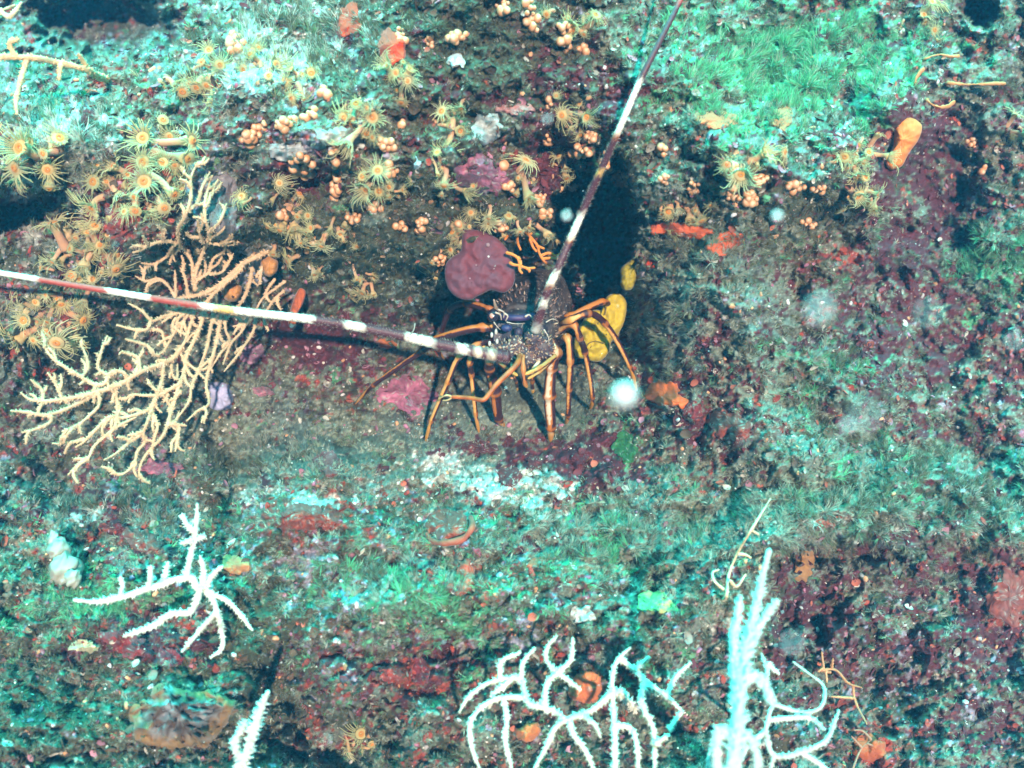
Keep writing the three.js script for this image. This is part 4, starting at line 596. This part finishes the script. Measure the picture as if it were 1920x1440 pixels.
colony('cyan frilled anemone on the lip at the upper right', [[1402,302,1424,294],[1440,285,1462,290],[1390,312,1384,330]], 0.020);
colony('anemones beside the upright orange plate sponge', [[1596,290,1600,332],[1616,294,1619,292],[1586,300,1574,302],[1640,290,1662,296],[1630,275,1640,255]], 0.018);
colony('green tinted anemones below the orange plate sponge', [[1592,352,1600,372],[1620,355,1640,368],[1605,340,1612,338],[1632,372,1636,392]], 0.016);
colony('yellow anemones at the far right edge', [[1888,235,1898,215],[1880,262,1872,280],[1900,250,1915,260]], 0.017);
colony('anemones at the top near the right corner', [[1722,40,1722,36],[1738,62,1742,66],[1730,20,1740,10]], 0.015);
colony('small anemone low at the bottom left of the looping fan', [[682,1368,682,1364],[692,1380,700,1386]], 0.016);
colony('faint anemones in the shade under the left overhang', [[610,440,605,462],[650,400,648,424],[600,425,588,430],[665,440,672,462],[635,425,640,440]], 0.013);

// ---------- peach bead colonies ----------
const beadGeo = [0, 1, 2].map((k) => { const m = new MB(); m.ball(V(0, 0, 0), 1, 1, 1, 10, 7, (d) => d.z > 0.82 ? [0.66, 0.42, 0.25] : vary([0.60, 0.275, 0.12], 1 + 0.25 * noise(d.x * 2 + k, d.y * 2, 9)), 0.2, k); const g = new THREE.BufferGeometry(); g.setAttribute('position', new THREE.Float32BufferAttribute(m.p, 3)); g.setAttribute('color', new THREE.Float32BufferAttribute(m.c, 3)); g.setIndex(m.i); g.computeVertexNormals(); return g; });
function beads(label, x, y, n, rx, ry, turn = 0, r = 6) {
  const root = thing('bead_colony', label, 'bead colony', on(x, y), 'peach bead colonies on the overhang'), o = origin.get(root);
  for (let k = 0; k < n; k++) {
    const a = k * 2.4, q = Math.sqrt((k + 0.5) / n), u = Math.cos(a) * q * rx + rr(-1.5, 1.5), v = Math.sin(a) * q * ry + rr(-1.5, 1.5), bx = x + u * Math.cos(turn) - v * Math.sin(turn), by = y + u * Math.sin(turn) + v * Math.cos(turn), s = r * S * rr(0.55, 1.25) * (k % 5 ? 1 : 0.8);
    const m = new THREE.Mesh(beadGeo[k % 3], M.flesh); m.name = 'bead'; m.castShadow = m.receiveShadow = true; m.scale.set(s, s, s * 1.15); m.rotation.set(rr(-0.5, 0.5), rr(-0.5, 0.5), rr(0, 6)); m.position.copy(P(bx, by, Zmax(bx, by, 3) + s * rr(0.1, 0.6))).sub(o); root.add(m);
  }
}
for (const b of [
  ['diagonal row of peach beads left of the grey film', 476, 252, 15, 30, 12, -0.7, 7], ['peach beads just right of the diagonal row', 532, 232, 9, 22, 11, -0.5, 6.5], ['rosette of peach beads with a pale centre', 565, 312, 17, 24, 22, 0, 7], ['upper half of the hanging string of peach beads', 627, 290, 8, 6, 26, -0.1, 6.5], ['lower half of the hanging string of peach beads', 630, 350, 9, 7, 26, 0.1, 7],
  ['pair of beads under the ridge beside the anemones', 606, 172, 4, 10, 8, 0, 8], ['orange bead near the ridge, left of the grey film', 580, 215, 6, 16, 8, -0.4, 6.5], ['knot of beads right of the grey film', 722, 272, 9, 16, 12, 0, 6.5], ['beads beside the yellowish anemones', 732, 320, 8, 14, 10, 0.4, 6.5],
  ['two bead clump in the upper centre shade', 1028, 262, 5, 6, 12, -0.4, 6], ['neat knot of beads left of the antenna', 1108, 257, 8, 10, 10, 0, 5.5], ['ring of beads below the neat knot', 1088, 285, 10, 17, 12, 0, 6], ['beads tucked behind the antenna', 1140, 300, 12, 16, 18, 0, 5.5], ['mass of tiny beads right of the antenna at the hole', 1162, 336, 18, 16, 16, 0, 5], ['beads at the left tip of the anemone pair', 955, 350, 6, 10, 8, 0, 5.5], ['beads left of the antenna near the hole rim', 1075, 352, 6, 9, 7, 0, 5], ['beads on the rim right above the dark hole', 1014, 372, 7, 10, 12, 0, 5.5],
  ['single plump bead in the overhang centre', 946, 308, 2, 5, 4, 0, 8], ['chain of peach beads at the top centre', 858, 70, 8, 22, 7, -0.2, 6.5], ['beads right of the orange sponge twin', 806, 78, 5, 7, 11, 0, 6.5], ['beads at the top edge, centre', 943, 12, 7, 14, 12, 0, 6.5], ['tall clump of beads at the top edge', 996, 28, 12, 12, 32, -0.2, 7], ['beads hugging the orange sponge twin', 752, 66, 6, 7, 18, -0.4, 6.5], ['rounded beads at the green turf edge', 1060, 50, 7, 15, 10, 0, 8], ['beads under the green turf edge', 1062, 80, 5, 12, 9, 0, 7.5], ['beads below the bright turf edge anemone', 1094, 92, 5, 9, 8, 0, 5.5],
  ['upright beads left above the plum sponge', 788, 420, 7, 9, 14, 0.2, 6], ['small beads further left above the plum sponge', 752, 424, 5, 10, 8, 0, 5.5], ['beads among the faint shaded anemones', 664, 408, 7, 14, 9, 0, 6], ['beads straight above the plum sponge', 858, 426, 7, 10, 9, 0, 5.5], ['beads above the sponge beside buff anemones', 934, 424, 9, 18, 9, 0, 6], ['beads at the left rim of the dark hole', 1026, 402, 8, 12, 8, -0.4, 6], ['beads left of the plum sponge edge', 826, 488, 7, 11, 9, 0, 6],
  ['beads right of the antenna by mossy rock', 1240, 284, 6, 8, 12, 0, 6], ['beads below those by mossy rock', 1246, 336, 6, 9, 11, 0, 6], ['peach beads beneath the cyan frilled anemone', 1368, 318, 9, 14, 14, 0, 7], ['beads above the orange crust, left', 1372, 362, 10, 18, 14, 0.3, 6.5], ['beads above the orange crust, right', 1408, 372, 9, 14, 12, 0.6, 6.5], ['beads under the cyan frilled anemone, right side', 1426, 336, 7, 14, 8, 0, 6.5], ['beads at the right end of the lip', 1490, 350, 9, 18, 9, -0.2, 6.5], ['beads near the upper right dark notch', 1534, 355, 6, 12, 7, 0, 6], ['bead cluster on the left of the long crust', 1300, 352, 8, 12, 12, 0, 6],
  ['big bead clump high at the upper left', 442, 82, 8, 18, 16, 0.3, 9.5], ['beads by the slender anemone bunch', 530, 402, 4, 9, 8, 0, 7.5], ['beads dangling in the slender anemone bunch', 536, 432, 4, 4, 9, 0, 5.5], ['beads low in the shade beside trailing anemones', 590, 452, 5, 8, 8, 0, 5.5],
  ['beads near the shaded left overhang', 705, 388, 5, 12, 6, -0.3, 5.5], ['two beads on the wall above the rosy crust', 1030, 195, 3, 4, 8, 0, 5.5], ['beads at the far right crevice edge', 1822, 268, 5, 8, 12, 0, 6], ['orange beads right of the deep crevice', 1845, 318, 3, 6, 6, 0, 7], ['small beads left of the neat knot', 755, 232, 3, 6, 6, 0, 7],
  ['beads by the yellow fringe above the wall', 1515, 420, 6, 14, 7, 0.2, 6]]) beads(...b);

// flat orange shelf bryozoans in the upper right
for (const [label, pts, z] of [['straight tan twig lying across the upper right corner', [[1778, 155], [1810, 158], [1885, 156]], 0.01], ['curled orange shelf under the upper right corner', [[1738, 188], [1752, 198], [1775, 200], [1790, 190]], 0.012], ['orange stalk at the upper right overhang edge', [[1715, 155], [1722, 140], [1732, 128]], 0.015], ['bent tan frond near the upper right corner', [[1735, 110], [1760, 102], [1785, 106], [1798, 104]], 0.012]]) {
  const g = thing('orange_frond', label, 'bryozoan', on(pts[0][0], pts[0][1]), 'orange fronds in the upper right corner'), m = new MB(), zz = Math.max(...pts.map(([x, y]) => Z(x, y))) + z; m.tube(curve([P(pts[0][0], pts[0][1], Z(...pts[0])), ...pts.map(([x, y]) => P(x, y, zz))], 0.002), (t, q, i) => S * 4.2 * (0.7 + 0.35 * Math.sin(t * 9) + 0.8 * noise(i * 0.7, q, 8)), 9, (t, d, p) => vary([0.44, 0.20, 0.07], 1 + 0.4 * noise(p.x * 300, p.y * 300, 3)), { flat: 0.6 }); m.build('frond', M.coral, g);
}

// ---------- algal turf, grit and drifting specks ----------
function scatter(name, label, geo, material, list) {
  const m = new THREE.InstancedMesh(geo, material, list.length), q = new THREE.Quaternion(), M4 = new THREE.Matrix4(), C = new THREE.Color();
  list.forEach(([p, up, sx, sy, col, spin], i) => { q.setFromUnitVectors(V(0, 1, 0), up); const r = new THREE.Quaternion().setFromAxisAngle(V(0, 1, 0), spin); M4.compose(p, q.multiply(r), V(sx, sy, sx)); m.setMatrixAt(i, M4); m.setColorAt(i, C.setRGB(...col)); });
  m.name = name; m.castShadow = m.receiveShadow = true; m.userData = { kind: 'stuff', label, category: 'algae' }; scene.add(m); return m;
}
const bare = (m) => { const g = new THREE.BufferGeometry(); g.setAttribute('position', new THREE.Float32BufferAttribute(m.p, 3)); g.setIndex(m.i); g.computeVertexNormals(); return g; };
function tuft(n, spread, w) { const m = new MB(); for (let k = 0; k < n; k++) { const a = rr(0, 6.28), d = V(Math.cos(a), 0, Math.sin(a)), s = V(-d.z, 0, d.x).multiplyScalar(w), o = d.clone().multiplyScalar(rr(0, 0.25)), L = rr(0.6, 1.1), k1 = o.clone().addScaledVector(d, spread * 0.3 * L).add(V(0, L * 0.55, 0)), k2 = o.clone().addScaledVector(d, spread * L).add(V(rr(-0.15, 0.15), L * 0.95, rr(-0.15, 0.15))); const a0 = m.v(o.clone().sub(s), [1, 1, 1]), a1 = m.v(o.clone().add(s), [1, 1, 1]), b0 = m.v(k1.clone().addScaledVector(s, -0.8), [1, 1, 1]), b1 = m.v(k1.clone().addScaledVector(s, 0.8), [1, 1, 1]), e = m.v(k2, [1, 1, 1]); m.i.push(a0, a1, b1, a0, b1, b0, b0, b1, e); } return bare(m); }
const turfMat = new THREE.MeshPhysicalMaterial({ side: THREE.DoubleSide, roughness: 1, transmission: 0.3, thickness: 0 });
{
  const SHAGGY = [[1480, 120, 280, 150, 1], [560, 60, 230, 120, 1], [120, 260, 170, 90, 1], [60, 430, 120, 90, 0.7], [1330, 480, 170, 70, 0.9], [1250, 620, 90, 180, 0.8], [1560, 960, 260, 90, 1], [1840, 960, 170, 120, 0.9], [1180, 1010, 280, 90, 0.9], [720, 1080, 260, 110, 0.8], [240, 960, 220, 60, 0.9], [1850, 480, 140, 90, 1], [1560, 700, 180, 110, 0.8], [150, 1150, 200, 120, 0.7], [1350, 1130, 130, 90, 0.8], [500, 860, 260, 70, 0.7], [1750, 1080, 220, 120, 0.7], [870, 60, 90, 60, 0.7], [500, 480, 40, 30, 1], [1700, 60, 120, 80, 0.6], [1600, 420, 130, 60, 0.8], [1700, 850, 220, 90, 0.8]];
  const shag = (x, y) => { let s = 0.3; for (const [a, b, rx, ry, k] of SHAGGY) { const d = ((x - a) / rx) ** 2 + ((y - b) / ry) ** 2; if (d < 4) s = Math.max(s, k * Math.exp(-d * 0.8)); } return s; };
  const long = [[], []], short = [];
  for (let k = 0; k < 300000; k++) {
    const x = rr(-160, 2080), y = rr(-140, 1580), s = shag(x, y), K = KINDS[kindAt(x, y)];
    const want = { turf: 0.75, green: 1, pale: 0.55, olive: 0.8, lilac: 0.3, maroon: 0.10, brick: 0.06, pink: 0.05 }[K];
    const patch = sm(noise(x / 34, y / 30, 55) + 0.5 * noise(x / 13, y / 12, 56), -0.25, 0.2); if (rnd() > want * (0.25 + s) * (0.25 + 0.75 * patch) || (y > 690 && y < 800 && x > 850 && x < 1080 && rnd() < 0.8)) continue;
    const n = normalAt(x, y, 5), up = n.clone().multiplyScalar(0.8).add(V(rr(-0.35, 0.35), 0.25 + rr(-0.3, 0.3), rr(-0.2, 0.3))).normalize(), p = on(x, y, -0.0004), g = noise(x / 70, y / 60, 44) + rr(-0.25, 0.25);
    const base = K === 'green' ? [0.10, 0.36, 0.17] : K === 'pale' ? [0.46, 0.49, 0.42] : K === 'olive' ? [0.085, 0.10, 0.045] : K === 'maroon' || K === 'brick' ? [0.15, 0.05, 0.05] : mixc([0.27, 0.30, 0.22], [0.12, 0.24, 0.12], sm(g, 0, 0.4));
    const col = vary(mixc(base, rnd() < 0.5 ? [0.40, 0.38, 0.30] : [0.14, 0.13, 0.08], rnd() < 0.28 ? 0.6 : 0), rr(0.6, 1.4)), L = lerp(0.0022, 0.0085, s * s) * rr(0.6, 1.3) * (K === 'green' ? 1.25 : 1) * (0.6 + 0.6 * patch);
    if (s > 0.55) long[k % 2].push([p, up, L * 0.85, L, col, rr(0, 6.28)]); else short.push([p, up, L, L, col, rr(0, 6.28)]);
  }
  scatter('shaggy_turf_algae', 'shaggy tufts of filamentous algae on the brighter ledges', tuft(9, 0.55, 0.045), turfMat, long[0]);
  scatter('wispy_turf_algae', 'wispy leaning algae threads mixed into the shaggy turf', tuft(7, 0.8, 0.035), turfMat, long[1]);
  scatter('short_turf_algae', 'short stubbly algal fuzz over the rock', tuft(6, 0.7, 0.07), turfMat, short);
  console.log('turf', long[0].length, long[1].length, short.length);
  const grit = [], gm = new MB(); gm.ball(V(0, 0, 0), 1, 0.7, 0.8, 6, 4, () => [1, 1, 1], 0.5, 3);
  for (let k = 0; k < 9000; k++) { const x = rr(-60, 1980), y = rr(-60, 1500), K = KINDS[kindAt(x, y)]; if (rnd() > (K === 'turf' || K === 'pale' ? 1 : 0.35)) continue; const s = 0.0003 + 0.0009 * Math.pow(rnd(), 3); grit.push([on(x, y, s * 0.5), V(rr(-1, 1), 1, rr(-1, 1)).normalize(), s, s, vary(rnd() < 0.7 ? [0.55, 0.55, 0.48] : [0.34, 0.20, 0.14], rr(0.7, 1.3)), rr(0, 6)]); }
  scatter('sand_grit', 'scattered pale sand grains and shell grit', bare(gm), new THREE.MeshStandardMaterial({ roughness: 0.8 }), grit).userData.category = 'sand';
  // knobs and little plates of crust that roughen every face of the rock
  const knob = [], plate = [], pm = new MB();
  { const rows = []; for (let r = 0; r < 4; r++) { const row = []; for (let j = 0; j < 9; j++) { const a = j / 9 * 6.2832, q = [1, 0.75, 0.4, 0.05][r] * (1 + 0.35 * noise(Math.cos(a) * 1.5, Math.sin(a) * 1.5, 6)); row.push(pm.v(V(Math.cos(a) * q, [0.30, 0.10, 0, -0.05][r] + 0.25 * noise(Math.cos(a) * q * 2, Math.sin(a) * q * 2, 7), Math.sin(a) * q), [1, 1, 1])); } rows.push(row); } for (let r = 0; r < 3; r++) for (let j = 0; j < 9; j++) { const k = (j + 1) % 9; pm.i.push(rows[r][j], rows[r][k], rows[r + 1][k], rows[r][j], rows[r + 1][k], rows[r + 1][j]); } }
  const near = (c) => vary(c, rr(0.6, 1.4));
  for (let k = 0; k < 26000; k++) {
    const x = rr(-120, 2040), y = rr(-100, 1540), K = KINDS[kindAt(x, y)], c = COVER[K].c, w = rnd(), n = normalAt(x, y, 5);
    if (y > 690 && y < 790 && x > 850 && x < 1080 && w < 0.8) continue;
    const up = n.clone().add(V(rr(-0.4, 0.4), rr(-0.3, 0.4), rr(-0.2, 0.2))).normalize();
    if (K === 'maroon' || K === 'brick' || K === 'olive' || w < 0.3) { const s = 0.0012 + 0.0038 * rnd() * rnd(); if (rnd() < 0.55) plate.push([on(x, y, 0.0006), up, s, s, near(w < 0.05 ? [0.34, 0.10, 0.06] : w < 0.10 ? [0.30, 0.14, 0.18] : w < 0.16 ? [0.36, 0.34, 0.28] : mixc(c, [0.12, 0.03, 0.03], 0.3)), rr(0, 6)]); }
    if (w > 0.45) { const s = 0.0005 + 0.0024 * Math.pow(rnd(), 2.5); knob.push([on(x, y, s * 0.2), up, s, s * 0.8, near(w > 0.97 ? [0.50, 0.26, 0.13] : w > 0.94 ? [0.30, 0.12, 0.18] : w > 0.90 ? [0.44, 0.42, 0.40] : c), rr(0, 6)]); }
  }
  scatter('encrusting_knobs', 'small rounded knobs of crust covering the rock', bare(gm), M.plain, knob); scatter('encrusting_flakes', 'small curled flakes of red and brown crust on the rock', bare(pm), M.plain, plate);
  // suspended specks: fine snow through the water
  const snow = []; for (let k = 0; k < 900; k++) { const z = rr(0.08, 0.5), s = 0.0001 + 0.0004 * Math.pow(rnd(), 3); snow.push([P(rr(-100, 2020), rr(-100, 1540), z), V(rr(-1, 1), 1, rr(-1, 1)).normalize(), s, s, [0.6, 0.62, 0.6], 0]); }
  const sn = scatter('marine_snow', 'fine pale specks drifting in the water', bare(gm), new THREE.MeshStandardMaterial({ roughness: 0.8 }), snow); sn.userData.category = 'particles';
  // the few larger drifting flakes one can count
  for (const [label, x, y, z, r] of [['bright white drifting flake beside the rightmost leg tip', 1171, 741, 0.575, 0.0018], ['big pale drifting flake right of the mossy boulder', 1537, 581, 0.63, 0.0008], ['faint drifting flake at the right, highest of three', 1740, 588, 0.63, 0.0005], ['round drifting flake over the lower right slope', 1622, 780, 0.64, 0.0005], ['small tan drifting flake touching the round one', 1590, 798, 0.56, 0.0006], ['oval white drifting flake above the right boulder', 1457, 405, 0.5, 0.0010], ['white drifting flake beside the antenna at the hole', 1062, 405, 0.48, 0.0009], ['grey drifting flake above the pale fan at lower right', 1486, 1206, 0.61, 0.0005], ['bluish drifting flake left of the antenna, upper centre', 1026, 224, 0.5, 0.0006], ['tan drifting flake at the far right edge', 1900, 640, 0.58, 0.0005]]) {
    const m = new MB(); m.ball(P(x, y, z), r, r, r, 14, 10, () => [0.86, 0.84, 0.80], 0.2, x); const o = m.build('drifting_flake', new THREE.MeshStandardMaterial({ vertexColors: true, roughness: 0.7 })); o.userData = { label, category: 'particle', group: 'flakes drifting in front of the lens' };
  }
}

renderer.render(scene, camera);
